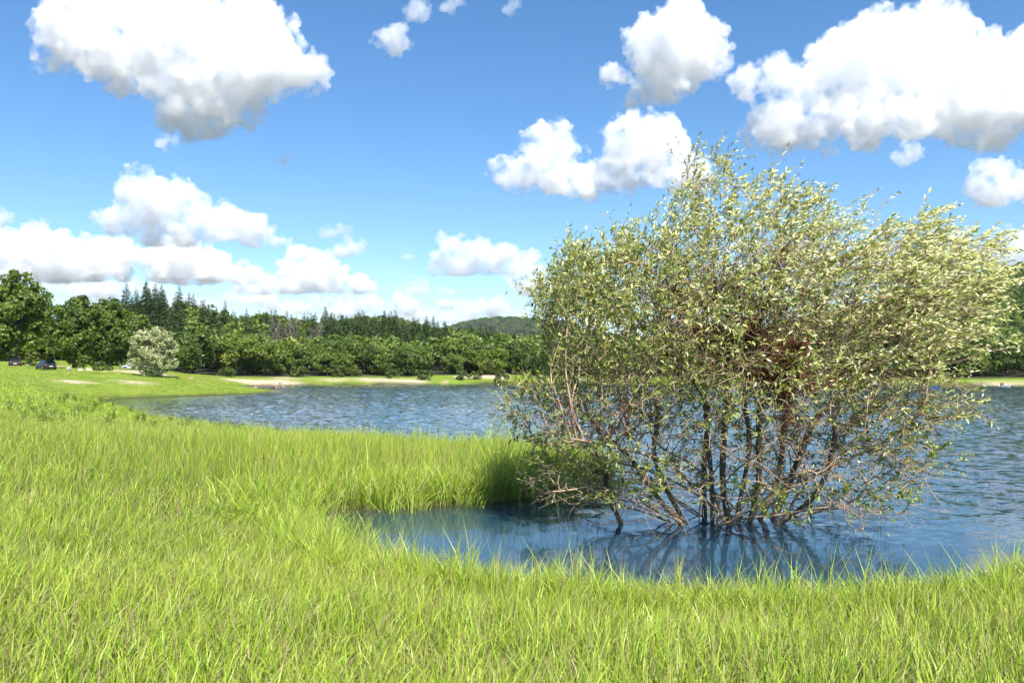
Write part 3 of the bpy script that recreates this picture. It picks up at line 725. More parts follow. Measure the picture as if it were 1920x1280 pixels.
# --- shared meshes for the woods
OAKS = []
for k in range(6):
    r_ = np.random.default_rng(60 + k)
    rx = r_.uniform(4.8, 6.2); hh = r_.uniform(10, 12.5); rz_ = hh * 0.475
    cm, C = crown_mesh(60 + k, rx * 0.85, rx * 0.85, rz_ * 0.88, hh - rz_, 5200, 0.66, M['oak'], 18, 0.40, 0.2, 0.3)
    OAKS.append((cm, trunk_mesh(60 + k, hh * 0.7, 0.20, C, 0.35, M['trunk'], 8)))
def fir_meshes(seed, h, rw):
    r = np.random.default_rng(seed); P = []; D = []; Nn = []; L = []
    tiers = 26
    for i in range(tiers):
        f = (i + r.uniform(-0.3, 0.3)) / tiers; zz = h * (0.10 + 0.90 * f); R_ = rw * (1 - f) ** 0.85 * r.uniform(0.8, 1.1) + 0.12
        nb = max(4, int(13 * (1 - f) + 4))
        for b in range(nb):
            a = r.uniform(0, 6.28); rr = R_ * r.uniform(0.75, 1.15)
            for g in range(4):
                q = (g + 0.8) / 4.2
                P.append((math.cos(a) * rr * q, math.sin(a) * rr * q, zz - rr * q * q * 0.35 + r.normal(0, 0.08)))
                aa = a + r.normal(0, 0.5); D.append((math.cos(aa), math.sin(aa), r.normal(-0.15, 0.25))); L.append(rr * 0.34 + 0.28)
    P = np.array(P); D = np.array(D); n = len(P)
    nr = unit(rand_dirs(n, r) * 0.7 + np.array([0, 0, 0.7]) + unit(P * np.array([1, 1, 0])) * 0.5)
    L = np.array(L); V, F = cards(P - D * 0.1, D, nr, L, L * 0.5, fold=-0.1)
    cm = mesh_np('crown', V, F, M['fir'], False, np.repeat(np.clip(r.uniform(0, 0.9, n), 0, 1), 4))
    V, F = tubes(np.array([[0, 0, -0.4], [0, 0, h * 0.5]]), np.array([[0, 0, h * 0.5], [0, 0, h * 0.98]]), np.array([0.2, 0.12]), np.array([0.12, 0.02]), 6)
    return cm, mesh_np('trunk', V, F, M['trunk'], True)
FIRS = [fir_meshes(80 + k, hh, rw) for k, (hh, rw) in enumerate([(15, 2.5), (17, 2.8), (13, 2.3), (16, 2.4)])]
# plainer copies for the far woods
LOWO = [crown_mesh(90 + k, 4.4, 4.4, 4.0, 6.5, 700, 1.35, M['oak'], 12, 0.42)[0] for k in range(4)]

def jitter_grid(x0, x1, y0, y1, sp, seed):
    r = np.random.default_rng(seed)
    gx, gy = np.meshgrid(np.arange(x0, x1, sp), np.arange(y0, y1, sp))
    return np.stack([gx.ravel(), gy.ravel()], 1) + r.uniform(-0.42, 0.42, (gx.size, 2)) * sp

def px_of(x, y): return x / y * FPX + 960
pts = jitter_grid(-330, 520, 150, 720, 8.4, 3)
fd = forest_depth(pts[:, 0], pts[:, 1]); pxs = px_of(pts[:, 0], pts[:, 1])
ok = (fd > 0) & (pxs > -220) & (pxs < 2150)
pts, fd, pxs = pts[ok], fd[ok], pxs[ok]
rr_ = np.random.default_rng(5)
conif = ((pxs > 600) & (pxs < 838) & (fd > 62) & (pts[:, 1] < 470)) | ((pxs > 225) & (pxs < 335) & (fd > 110)) | ((pxs > 335) & (pxs < 600) & (fd > 85) & (rr_.random(len(pxs)) < 0.5)) | ((pxs > 900) & (pxs < 1010) & (fd > 70) & (rr_.random(len(pxs)) < 0.5)) | ((rr_.random(len(pxs)) < 0.06) & (fd > 40))
hgt = height(pts[:, 0], pts[:, 1])
front = ~conif & (fd < 24)
cand_c = conif & (pts[:, 1] < 470)
# rank the conifers by how much of them shows: nearest to the front of their stand and highest first
ci = np.where(cand_c)[0]; ci = ci[np.argsort(-((hgt[ci] + 15 - EYE) / pts[ci, 1]) + 0.0004 * fd[ci])][:200]
fi = np.where(front)[0]; fi = fi[np.argsort(fd[fi] + 0.3 * np.maximum(0, np.abs(pxs[fi] - 960) - 960))][:230]
rest = np.ones(len(pts), bool); rest[ci] = False; rest[fi] = False

def where_f(p, depth):
    row = 'front-rank' if depth < 9 else 'second-rank'
    spots = [(90, 'left of the oaks'), (345, 'behind the oaks and the pale round willow'), (470, 'right of the pale round willow'), (610, 'above the second grassy spit'), (730, 'behind the pale sandy beach'),
        (850, 'left of the dry yellow opening'), (985, 'between the yellow opening and the big willow'), (1250, 'seen past the left half of the big willow'), (1700, 'behind the right half of the big willow'), (9999, 'at the foot of the right-hand hill')]
    for lim, txt in spots:
        if p < lim: return row, txt
for j in fi:
    x, y = pts[j]; row, txt = where_f(pxs[j], fd[j])
    sc = rr_.uniform(0.70, 1.0) * (0.78 if fd[j] < 8 else 1.0); small = sc < 0.66
    tree_from('broadleaf_tree', OAKS[rr_.integers(0, 6)], (x, y, hgt[j]), rr_.uniform(0, 6.28), (sc * rr_.uniform(0.95, 1.2), sc * rr_.uniform(0.95, 1.2), sc),
        ('small ' if small else 'tall ') + row + ' broadleaf tree ' + txt, 'tree', ('small ' if small else 'tall ') + row + ' broadleaf trees ' + txt)
def where_c(p):
    for lim, txt in [(285, 'on the left half of the high knoll behind the oaks'), (335, 'on the right half of the high knoll behind the oaks'), (430, 'on the skyline above the pale round willow'), (520, 'on the skyline left of the bare grey trees'),
        (600, 'on the skyline around the bare grey trees'), (680, 'in the left third of the stand below the domed hill'), (760, 'in the middle of the stand below the domed hill'), (840, 'at the right end of the stand below the domed hill'), (1010, 'between the stand and the big willow'), (9999, 'seen through or right of the big willow')]:
        if p < lim: return txt
for j in ci:
    x, y = pts[j]; txt = where_c(pxs[j])
    sc = rr_.uniform(0.72, 1.08); big = sc > 0.9
    tree_from('conifer_tree', FIRS[rr_.integers(0, 4)], (x, y, hgt[j]), rr_.uniform(0, 6.28), (sc * 1.45, sc * 1.45, sc * 0.92), ('tall' if big else 'shorter') + ' dark conifer ' + txt, 'tree', ('tall' if big else 'shorter') + ' conifers ' + txt)

# ------------------------------------------------------------------ scattering by geometry nodes (uncountable stuff only)
def scatter(name, P, rot, scl, pick, meshes, label, cat, mats=None):
    src = bpy.data.collections.new(name + '_pieces')
    for i, me in enumerate(meshes):
        o = bpy.data.objects.new('piece_%03d' % i, me); src.objects.link(o)
    me = bpy.data.meshes.new(name); me.vertices.add(len(P)); me.vertices.foreach_set('co', np.ascontiguousarray(P, np.float32).ravel())
    a = me.attributes.new('rot', 'FLOAT_VECTOR', 'POINT'); a.data.foreach_set('vector', np.ascontiguousarray(rot, np.float32).ravel())
    a = me.attributes.new('scl', 'FLOAT_VECTOR', 'POINT'); a.data.foreach_set('vector', np.ascontiguousarray(scl, np.float32).ravel())
    a = me.attributes.new('pick', 'INT', 'POINT'); a.data.foreach_set('value', np.ascontiguousarray(pick, np.int32))
    me.update()
    o = obj(name, me)
    g = bpy.data.node_groups.new(name, 'GeometryNodeTree')
    g.interface.new_socket('Geometry', in_out='INPUT', socket_type='NodeSocketGeometry'); g.interface.new_socket('Geometry', in_out='OUTPUT', socket_type='NodeSocketGeometry')
    gi = g.nodes.new('NodeGroupInput'); go = g.nodes.new('NodeGroupOutput'); ip = g.nodes.new('GeometryNodeInstanceOnPoints')
    ci_ = g.nodes.new('GeometryNodeCollectionInfo'); ci_.inputs['Collection'].default_value = src
    ci_.inputs['Separate Children'].default_value = True; ci_.inputs['Reset Children'].default_value = True
    def na(nm, dt):
        q = g.nodes.new('GeometryNodeInputNamedAttribute'); q.data_type = dt; q.inputs['Name'].default_value = nm; return q.outputs['Attribute']
    er = g.nodes.new('FunctionNodeEulerToRotation'); g.links.new(na('rot', 'FLOAT_VECTOR'), er.inputs[0])
    g.links.new(gi.outputs[0], ip.inputs['Points']); g.links.new(ci_.outputs[0], ip.inputs['Instance']); ip.inputs['Pick Instance'].default_value = True
    g.links.new(na('pick', 'INT'), ip.inputs['Instance Index']); g.links.new(er.outputs[0], ip.inputs['Rotation']); g.links.new(na('scl', 'FLOAT_VECTOR'), ip.inputs['Scale'])
    g.links.new(ip.outputs[0], go.inputs[0])
    o.modifiers.new('scatter', 'NODES').node_group = g
    return tag(o, label, cat, kind='stuff')

def wood_scatter():
    r = np.random.default_rng(11)
    A = np.concatenate([pts[rest], jitter_grid(-520, 900, 720, 1500, 13, 8), jitter_grid(-900, 1500, 1500, 3300, 24, 9)])
    isc = np.concatenate([conif[rest], np.zeros(len(A) - rest.sum(), bool)])
    p = px_of(A[:, 0], A[:, 1]); k = (p > -150) & (p < 2100)
    A, isc = A[k], isc[k]
    z = height(A[:, 0], A[:, 1]); n = len(A)
    rot = np.stack([np.zeros(n), np.zeros(n), r.uniform(0, 6.28, n)], 1)
    s = r.uniform(0.75, 1.1, n) * np.where(A[:, 1] > 1500, 1.9, np.where(A[:, 1] > 720, 1.25, 1.0))
    pick = np.where(isc, 4 + r.integers(0, 2, n), r.integers(0, 4, n))
    scl = np.stack([s, s, s * np.where(A[:, 1] > 1500, 0.6, 0.95)], 1)
    print('WOOD', n)
    scatter('distant_woodland', np.stack([A[:, 0], A[:, 1], z], 1), rot, scl, pick, LOWO + [FIRS[0][0], FIRS[2][0]], 'mass of woodland covering the hills behind the far shore', 'woodland')
wood_scatter()
#@@TREES_END

# ------------------------------------------------------------------ grass
def blades(seed, nb, spread, hmin, hmax, width, dry=0.12, lean=0.28, seg=3, clump=0, square=False):
    """a tuft of tapering, bending blades; tint runs from the straw-coloured foot to the green tip"""
    r = np.random.default_rng(seed)
    a = r.uniform(0, 6.28, nb); q = np.sqrt(r.uniform(0, 1, nb)) * spread
    base = np.stack([np.cos(a) * q, np.sin(a) * q, np.full(nb, -0.03)], 1)
    if square: base = np.concatenate([r.uniform(-spread, spread, (nb, 2)), np.full((nb, 1), -0.03)], 1)
    ch = np.zeros(nb); chue = np.zeros(nb); cla = np.zeros(nb)
    if clump:                                             # blades gather in tussocks of their own height, hue and lean
        ca = r.uniform(0, 6.28, clump); cq = np.sqrt(r.uniform(0, 1, clump)) * spread; ci = r.integers(0, clump, nb); free = r.random(nb) < 0.3
        cc = (np.concatenate([r.uniform(-spread, spread, (clump, 2)), np.zeros((clump, 1))], 1) if square else np.stack([np.cos(ca) * cq, np.sin(ca) * cq, np.zeros(clump)], 1))[ci] + np.stack([r.normal(0, 0.20 * spread, nb), r.normal(0, 0.20 * spread, nb), np.full(nb, -0.03)], 1)
        base = np.where(free[:, None], base, cc); ch = r.normal(0, 0.5, clump)[ci]; chue = r.normal(0, 0.13, clump)[ci]; cla = r.normal(0, 0.8, clump)[ci]
    h = np.clip((hmin + hmax) / 2 + (r.uniform(-0.5, 0.5, nb) + ch * 0.35) * (hmax - hmin), hmin * 0.7, hmax * 1.25); w_ = width * r.uniform(0.6, 1.25, nb)
    la = r.normal(0.2, 1.5, nb) + cla; lm = np.abs(r.normal(lean, 0.22, nb))                    # leaning mostly downwind (+x)
    ldir = np.stack([np.cos(la), np.sin(la), np.zeros(nb)], 1)
    face = r.uniform(0, 6.28, nb); side = np.stack([np.cos(face), np.sin(face), np.zeros(nb)], 1)
    isdry = r.random(nb) < dry; hue = r.uniform(-0.22, 0.26, nb) + chue * 1.2
    bent = isdry & (r.random(nb) < 0.55); lm = np.where(bent, lm * 1.8 + 0.35, lm); h = np.where(bent, h * 0.85, h * np.where(isdry, 1.05, 1.0)); w_ = np.where(isdry, w_ * 0.7, w_)
    droop = np.where(r.random(nb) < 0.18, 0.6, 0.12) * r.uniform(0.5, 1.3, nb)
    Vs = []; T = []
    for k in range(seg + 1):
        f = k / seg
        p = base + ldir * (h * (lm * f ** 1.8 + droop * 0.5 * f ** 4))[:, None]; p[:, 2] += h * (f - 0.16 * lm * f * f - droop * 0.30 * f ** 4)
        ww = (w_ * (0.75 + 0.5 * f) * (1 - f ** 2.2) + 0.0006)[:, None] * 0.5
        Vs.append(p - side * ww); Vs.append(p + side * ww)
        tt = np.where(isdry, 0.0 + 0.06 * f, np.clip(0.04 + 0.70 * min(1, f * 1.7) + hue * min(1, f * 2 + 0.2), 0.0, 1)); T.append(tt); T.append(tt)
    V = np.stack(Vs, 1); n = 2 * (seg + 1); T = np.stack(T, 1)
    i = (np.arange(nb) * n)[:, None]; k = np.arange(seg)[None] * 2
    F = np.stack([i + k, i + k + 1, i + k + 3, i + k + 2], 2).reshape(-1, 4)
    return mesh_np('tuft', V.reshape(-1, 3), F, M['grass'], False, T.ravel())

TN, TM, TF = 0.5, 1.0, 2.6                                  # tile sizes of the three stands
NEAR = [blades(200 + k, 250, TN / 2, 0.15, 0.56, 0.0130, 0.40, lean=0.12, clump=18, square=True) for k in range(12)]
MID = [blades(220 + k, 300, TM / 2, 0.20, 0.58, 0.018, 0.36, lean=0.16, seg=3, clump=20, square=True) for k in range(10)]
FAR = [blades(240 + k, 420, TF / 2, 0.12, 0.42, 0.045, 0.26, seg=2, clump=18, square=True) for k in range(8)]
TUFT = [blades(260 + k, 11, 0.07, 0.24, 0.66, 0.0125, 0.14, seg=3) for k in range(8)]

def tall(x, y):
    """how tall the stand is (relative): reedy on the spit, shorter on the upper meadow"""
    spit = np.exp(-((x + 3) / 9) ** 2 - ((y - 21.5) / 5.0) ** 2)
    return 0.85 + 1.2 * spit - 0.38 * np.clip((np.hypot(x, y) - 45) / 40, 0, 1) + 0.55 * (vnoise(x, y, 2.2, 4) - 0.5) + 0.5 * (vnoise(x, y, 9, 14) - 0.5) * (np.hypot(x, y) > 35)

def grass_tiles(name, size, r0, r1, seed, meshes, tufts, label, wade, shore_in):
    """square sods laid edge to edge, tilted to the slope; loose tufts fray the margins"""
    r = np.random.default_rng(seed)
    g = np.arange(-r1, r1, size); x, y = np.meshgrid(g, np.arange(0.5 * size, r1, size)); x = x.ravel(); y = y.ravel()
    k = (np.hypot(x, y) >= r0) & (np.hypot(x, y) < r1) & (np.abs(x) < 0.80 * y + 2.5) & (y > 1.2)
    x, y = x[k], y[k]
    s = shore_dist(x, y); sd = sandiness(x, y, s)
    k = (s > shore_in) & (sd < 0.5) & (forest_depth(x, y) < -1)
    x, y = x[k], y[k]; m = len(x); e = size * 0.5
    z = height(x, y); gx = (height(x + e, y) - height(x - e, y)) / (2 * e); gy = (height(x, y + e) - height(x, y - e)) / (2 * e)
    rot = np.stack([np.arctan(gy), -np.arctan(gx), np.where(r.random(m) < 0.5, 0, 1) * r.choice([0, 0.0], m)], 1)
    t_ = tall(x, y) * r.uniform(0.93, 1.07, m)
    P = np.stack([x, y, z], 1); scl = np.stack([np.where(r.random(m) < 0.5, -1.0, 1.0) * 0 + 1.02, np.where(r.random(m) < 0.5, -1.02, 1.02), t_], 1)
    pick = r.integers(0, len(meshes), m)
    # margins
    n = tufts; th = r.uniform(-0.78, 0.78, n); rad = np.sqrt(r.uniform(r0 ** 1.2, r1 ** 1.2, n) ** (2 / 1.2)); tx = rad * np.sin(th); ty = rad * np.cos(th)
    ts = shore_dist(tx, ty); fray = vnoise(tx, ty, 0.9, 9) * wade * (np.clip(r.random(n) + 0.25, 0, 1) + np.where(r.random(n) < 0.06, 2.2, 0))
    k = (ts > -fray) & (ts < shore_in + size * 0.75) & (forest_depth(tx, ty) < -1) & (sandiness(tx, ty, ts) < 0.6) & (ty > 1.0)
    tx, ty = tx[k], ty[k]; q = len(tx); big = size / TN
    P = np.concatenate([P, np.stack([tx, ty, height(tx, ty)], 1)])
    rot = np.concatenate([rot, np.stack([r.normal(0, 0.1, q), r.normal(0.03, 0.1, q), r.normal(0.15, 0.9, q)], 1)])
    scl = np.concatenate([scl, np.stack([np.full(q, big ** 0.6), np.full(q, big ** 0.6), tall(tx, ty) * r.uniform(0.65, 1.2, q) * np.where(r.random(q) < 0.10, 1.55, 1.0)], 1)])
    pick = np.concatenate([pick, len(meshes) + r.integers(0, len(TUFT), q)])
    print(name, m, q)
    return scatter(name, P, rot, scl, pick, meshes + TUFT, label, 'grass')

grass_tiles('meadow_grass', TN, 0.0, 14.5, 1, NEAR, 60000, 'tall bright green grass filling the near bank', 0.45, 0.30)
grass_tiles('spit_grass', TM, 14.5, 44, 2, MID, 70000, 'reedy light green grass on the spit and middle meadow', 0.7, 0.45)
grass_tiles('upper_meadow_grass', TF, 44, 205, 3, FAR, 30000, 'shorter grass of the meadow and shore further off', 0.4, 1.2)

def weed_mesh(seed):
    r = np.random.default_rng(seed); P = []; D = []
    segs0 = []; segs1 = []
    for st in range(5):
        b = np.array([r.normal(0, 0.06), r.normal(0, 0.06), 0]); tip = b + np.array([r.normal(0.03, 0.08), r.normal(0, 0.08), r.uniform(0.5, 0.8)])
        segs0.append(b); segs1.append(tip)
        for k in range(12):
            f = r.uniform(0.35, 1.0); P.append(b + (tip - b) * f); a = r.uniform(0, 6.28); D.append((math.cos(a), math.sin(a), r.uniform(0.1, 0.9)))
    P = np.array(P); D = np.array(D); n = len(P)
    V, F = cards(P, D, unit(rand_dirs(n, r) * 0.5 + np.array([0, 0, 1])), r.uniform(0.08, 0.17, n), r.uniform(0.03, 0.055, n), 0.1)
    V2, F2 = tubes(np.array(segs0), np.array(segs1), np.full(5, 0.006), np.full(5, 0.002), 3)
    me = mesh_np('weed', np.concatenate([V, V2]), [F, F2 + len(V)], M['weed'], False, np.concatenate([np.repeat(r.uniform(0, 1, n), 4), np.full(len(V2), 0.3)]))
    return me
def weeds():
    r = np.random.default_rng(77)
    x = np.concatenate([r.uniform(-36, -9, 210), r.uniform(-6, 0, 8)]); y = np.concatenate([r.uniform(30, 60, 210), r.uniform(16, 22, 8)])
    s = shore_dist(x, y); k = (s > 0.1) & (s < 15) & (vnoise(x, y, 5, 6) > 0.42); x, y = x[k], y[k]; m = len(x)
    rot = np.stack([r.normal(0, 0.1, m), r.normal(0, 0.1, m), r.uniform(0, 6.28, m)], 1); q = r.uniform(0.6, 1.05, m)
    scatter('meadow_weeds', np.stack([x, y, height(x, y)], 1), rot, np.stack([q, q, q], 1), r.integers(0, 4, m), [weed_mesh(300 + i) for i in range(4)], 'dark leafy weeds dotted through the grass beside the bay', 'weeds')
weeds()
#@@GRASS_END

# ------------------------------------------------------------------ dead trees and bushes on the far shore
def dead_tree(px, y, h, seed, label):
    r = np.random.default_rng(seed); x = X_(px, y); z0 = hz(x, y)
    P0 = []; P1 = []; a = []; b = []
    def grow(p, d, l, rad, lev):
        q = p
        for k in range(3):
            n_ = q + d * l / 3; P0.append(q); P1.append(n_); a.append(rad * (1 - k * 0.2)); b.append(rad * (0.8 - k * 0.2)); q = n_
            d = unit(d + r.normal(0, 0.12, 3))
            if lev < 3:
                for _ in range(2 if lev else 3): grow(q, unit(d + r.normal(0, 0.6, 3) + np.array([0, 0, 0.15])), l * r.uniform(0.42, 0.62), rad * 0.5, lev + 1)
    grow(np.array([0, 0, -0.3]), np.array([0, 0, 1.0]), h * 0.75, 0.17, 0)
    V, F = tubes(np.array(P0), np.array(P1), np.array(a), np.array(b), 4)
    o = empty('dead_tree', (x, y, z0)); n0 = 9
    obj('branches', mesh_np('branches', V, F, M['deadwood'], True), o)['kind'] = 'stuff'
    V, F = tubes(np.array([[0, 0, -0.4], [0.1, 0, h * 0.3]]), np.array([[0.1, 0, h * 0.3], [0.05, 0.1, h * 0.72]]), np.array([0.30, 0.22]), np.array([0.22, 0.1]), 7)
    obj('trunk', mesh_np('trunk', V, F, M['deadwood'], True), o)
    tag(o, label, 'tree', 'bare dead trees')
dead_tree(512, 262, 13, 1, 'bare grey tree with a wide pale crown in the left wood, leftmost of three')
dead_tree(548, 266, 13.5, 2, 'bare grey tree in the left wood, middle one of three')
dead_tree(580, 262, 12.5, 3, 'bare brownish tree next to the conifer stand, rightmost of three')

BUSH = []
for k in range(3):
    cm, C = crown_mesh(140 + k, 1.5, 1.5, 1.0, 0.95, 1100, 0.26, M['bush'], 10, 0.42)
    BUSH.append((cm, trunk_mesh(140 + k, 1.1, 0.05, C, 0.1, M['trunk'], 8)))
for i, (px, y, sc, lab) in enumerate([(798, 214, 1.5, 'round bush on the grass just right of the sandy beach'), (635, 214, 1.7, 'yellow-green bush in front of the wood left of the sandy beach'), (665, 217, 1.4, 'yellow-green bush right behind the sandy beach'), (426, 190, 1.3, 'small bush on the grass bank right of the pale willow'),
        (868, 216, 1.4, 'greyish bush in the dry yellow opening'), (893, 218, 1.2, 'small bush at the right end of the dry opening'), (192, 118, 0.9, 'low bush beside the boulders under the oaks'), (55, 132, 0.9, 'low green bush between the two dark cars'), (940, 213, 1.4, 'bush at the far shore just left of the big willow'),
        (560, 209, 1.6, 'rounded bush below the wood behind the second spit'), (735, 216, 1.3, 'small bush at the foot of the wood right of the beach')]):
    x = X_(px, y); tree_from('bush', BUSH[i % 3], (x, y, hz(x, y)), i * 1.3, sc, lab, 'bush', 'bushes along the shore')

# ------------------------------------------------------------------ boulders
M['rock'] = simple_mat('pale_granite', (0.34, 0.30, 0.26), 0.9, bump=(3, 0.5, 0.05), var=(1.5, (0.55, 0.49, 0.43)), spec=0.2)
def boulder(px, y, wpx, hpx, seed, label):
    r = np.random.default_rng(seed); x = X_(px, y); w_ = wpx / FPX * y; h_ = hpx / FPX * y
    bm = bmesh.new(); bmesh.ops.create_icosphere(bm, subdivisions=3, radius=1.0)
    pl = unit(r.normal(size=(9, 3))); dd = r.uniform(0.62, 0.92, 9)
    for v in bm.verts:
        p = np.array(v.co[:])
        for n_, d_ in zip(pl, dd):
            k = p @ n_ - d_
            if k > 0: p = p - n_ * k * 0.92
        p = p + 0.03 * np.sin(p[[1, 2, 0]] * 7 + seed)
        v.co = p * np.array([w_ / 2, w_ / 2 * 0.8, h_ * 0.62])
    me = bpy.data.meshes.new('boulder'); bm.to_mesh(me); bm.free(); me.materials.append(M['rock'])
    o = obj('boulder', me, loc=(x, y, hz(x, y) + h_ * 0.30)); o.rotation_euler = (0, 0, r.uniform(0, 6))
    tag(o, label, 'boulder', 'boulders below the oaks')
boulder(167, 113, 14, 8.5, 1, 'largest pale angular boulder under the pair of oaks')
boulder(151, 116, 11, 8, 2, 'brownish boulder left of the largest pale one')
boulder(129, 117, 12, 9, 3, 'upright brownish boulder at the foot of the left oak of the pair')
boulder(196, 112, 12, 4, 4, 'flat pale stone right of the largest boulder')
boulder(145, 115, 5, 4, 6, 'smallest pale stone between the boulders under the oaks')

# ------------------------------------------------------------------ parked cars
M['glass'] = simple_mat('car_glass', (0.012, 0.014, 0.016), 0.08, spec=0.6)
M['tyre'] = simple_mat('tyre_rubber', (0.015, 0.015, 0.015), 0.85)
M['rim'] = simple_mat('wheel_rim', (0.45, 0.45, 0.47), 0.35, 0.8)
M['lampred'] = simple_mat('tail_lamp', (0.45, 0.02, 0.015), 0.25)
M['lampwhite'] = simple_mat('head_lamp', (0.75, 0.76, 0.78), 0.15)
M['plate'] = simple_mat('number_plate', (0.75, 0.75, 0.70), 0.4)
M['plastic'] = simple_mat('black_plastic', (0.02, 0.02, 0.022), 0.6)
def loft(sections):
    """rings of equal length -> closed body"""
    n = len(sections[0]); V = np.array([p for s_ in sections for p in s_], float); F = []
    for i in range(len(sections) - 1):
        for k in range(n): F.append((i * n + k, i * n + (k + 1) % n, (i + 1) * n + (k + 1) % n, (i + 1) * n + k))
    caps = [tuple(range(n - 1, -1, -1)), tuple(range((len(sections) - 1) * n, len(sections) * n))]
    return V, F, caps
def pymesh(name, V, F, mat, smooth=False):
    me = bpy.data.meshes.new(name); me.from_pydata([tuple(v) for v in V], [], [tuple(f) for f in F]); me.update()
    if smooth: me.polygons.foreach_set('use_smooth', np.ones(len(me.polygons), bool))
    me.materials.append(mat); return me
def car(px, y, rz, paint, label, hatch=False):
    x = X_(px, y); t_ = empty('parked_car', (x, y, hz(x, y) - 0.02), rz)
    pm = simple_mat('car_paint', paint, 0.22, 0.3, spec=0.6)
    # length along local x (front +), width y, height z
    st = [(-2.05, 0.34, 0.86, 0.70), (-1.98, 0.26, 0.96, 0.80), (-1.2, 0.24, 0.98, 0.86), (0.0, 0.24, 0.95, 0.87), (0.9, 0.24, 0.90, 0.86), (1.65, 0.26, 0.78, 0.82), (2.02, 0.32, 0.66, 0.68)]
    S = []
    for (sx, zb, zt, hw) in st:
        zm = zb + (zt - zb) * 0.55
        S.append([(sx, -hw * 0.92, zb), (sx, -hw, zm), (sx, -hw * 0.93, zt - 0.04), (sx, -hw * 0.80, zt), (sx, hw * 0.80, zt), (sx, hw * 0.93, zt - 0.04), (sx, hw, zm), (sx, hw * 0.92, zb)])
    V, F, caps = loft(S); body = obj('body', pymesh('body', V, list(F) + caps, pm, False), t_)
    bv = body.modifiers.new('bevel', 'BEVEL'); bv.width = 0.05; bv.segments = 2
    G = []
    for (sx, zb, zt, hw) in [(-1.93, 0.92, 0.96, 0.74), (-1.55, 0.92, 1.36, 0.66), (-0.9, 0.92, 1.46, 0.64), (0.0, 0.92, 1.46, 0.63), (0.35, 0.90, 1.38, 0.62), (1.05, 0.86, 0.90, 0.70)]:
        G.append([(sx, -0.76, zb), (sx, -hw, zt - 0.05), (sx, -hw * 0.85, zt), (sx, hw * 0.85, zt), (sx, hw, zt - 0.05), (sx, 0.76, zb)])
    V, F, caps = loft(G); obj('cabin', pymesh('cabin', V, list(F) + caps, pm), t_)
    def pane(name, q, off):
        q = np.array(q, float); n_ = unit(np.cross(q[1] - q[0], q[3] - q[0])) * off
        V = np.concatenate([q + n_, q + n_ * 0.2]); obj(name, pymesh(name, V, [(0, 1, 2, 3), (7, 6, 5, 4), (0, 4, 5, 1), (1, 5, 6, 2), (2, 6, 7, 3), (3, 7, 4, 0)], M['glass']), t_)
    pane('rear_window', [(-1.90, 0.66, 0.99), (-1.90, -0.66, 0.99), (-1.58, -0.56, 1.33), (-1.58, 0.56, 1.33)], -0.035) if False else pane('rear_window', [(-1.90, -0.66, 0.99), (-1.90, 0.66, 0.99), (-1.58, 0.56, 1.33), (-1.58, -0.56, 1.33)], 0.035 if False else -0.035)
    pane('windscreen', [(0.98, 0.64, 0.95), (0.98, -0.64, 0.95), (0.42, -0.55, 1.34), (0.42, 0.55, 1.34)], -0.035)
    for sgn in (-1, 1):
        for (x0, x1) in ((-1.45, -0.55), (-0.48, 0.35)):
            q = [(x0, sgn * 0.755, 0.96), (x1 + (0.25 if x1 > 0 else 0), sgn * 0.755, 0.96), (x1, sgn * 0.665, 1.30), (x0, sgn * 0.68, 1.30)]
            pane('side_window', q if sgn < 0 else q[::-1], 0.03)
        for wx in (-1.28, 1.30):
            V, F = [], []
            o = empty('wheel', (0, 0, 0)); o.parent = t_; o.location = (wx, sgn * 0.80, 0.31)
            bm = bmesh.new(); bmesh.ops.create_cone(bm, cap_ends=True, segments=20, radius1=0.31, radius2=0.31, depth=0.2, matrix=Matrix.Rotation(R(90), 4, 'X')); me = bpy.data.meshes.new('tyre'); bm.to_mesh(me); bm.free(); me.materials.append(M['tyre']); obj('tyre', me, o)
            bm = bmesh.new(); bmesh.ops.create_cone(bm, cap_ends=True, segments=12, radius1=0.19, radius2=0.17, depth=0.22, matrix=Matrix.Rotation(R(90), 4, 'X')); me = bpy.data.meshes.new('rim'); bm.to_mesh(me); bm.free(); me.materials.append(M['rim']); obj('rim', me, o)
        def blk(name, c, h_, mat):
            V = [(c[0] + i * h_[0], c[1] + j * h_[1], c[2] + k * h_[2]) for i in (-1, 1) for j in (-1, 1) for k in (-1, 1)]
            o = obj(name, pymesh(name, V, [(0, 1, 3, 2), (4, 6, 7, 5), (0, 4, 5, 1), (2, 3, 7, 6), (0, 2, 6, 4), (1, 5, 7, 3)], mat), t_); b_ = o.modifiers.new('bevel', 'BEVEL'); b_.width = 0.02; return o
        blk('tail_lamp', (-2.01, sgn * 0.62, 0.74), (0.05, 0.11, 0.10), M['lampred']); blk('headlight', (1.93, sgn * 0.55, 0.58), (0.08, 0.13, 0.06), M['lampwhite'])
        blk('mirror', (0.55, sgn * 0.92, 0.98), (0.06, 0.09, 0.06), pm)
    blk('number_plate', (-2.065, 0, 0.56), (0.015, 0.26, 0.06), M['plate']); blk('bumper', (-2.06, 0, 0.40), (0.05, 0.68, 0.07), M['plastic'])
    if hatch:
        V = [(-1.5, -0.6, 1.46), (-1.5, 0.6, 1.46), (-2.35, 0.55, 1.75), (-2.35, -0.55, 1.75), (-1.5, -0.6, 1.41), (-1.5, 0.6, 1.41), (-2.35, 0.55, 1.70), (-2.35, -0.55, 1.70)]
        obj('tailgate', pymesh('tailgate', V, [(0, 1, 2, 3), (7, 6, 5, 4), (0, 4, 5, 1), (1, 5, 6, 2), (2, 6, 7, 3), (3, 7, 4, 0)], pm), t_)['label'] = 'raised tailgate'
    return tag(t_, label, 'car', 'cars parked under the oaks')
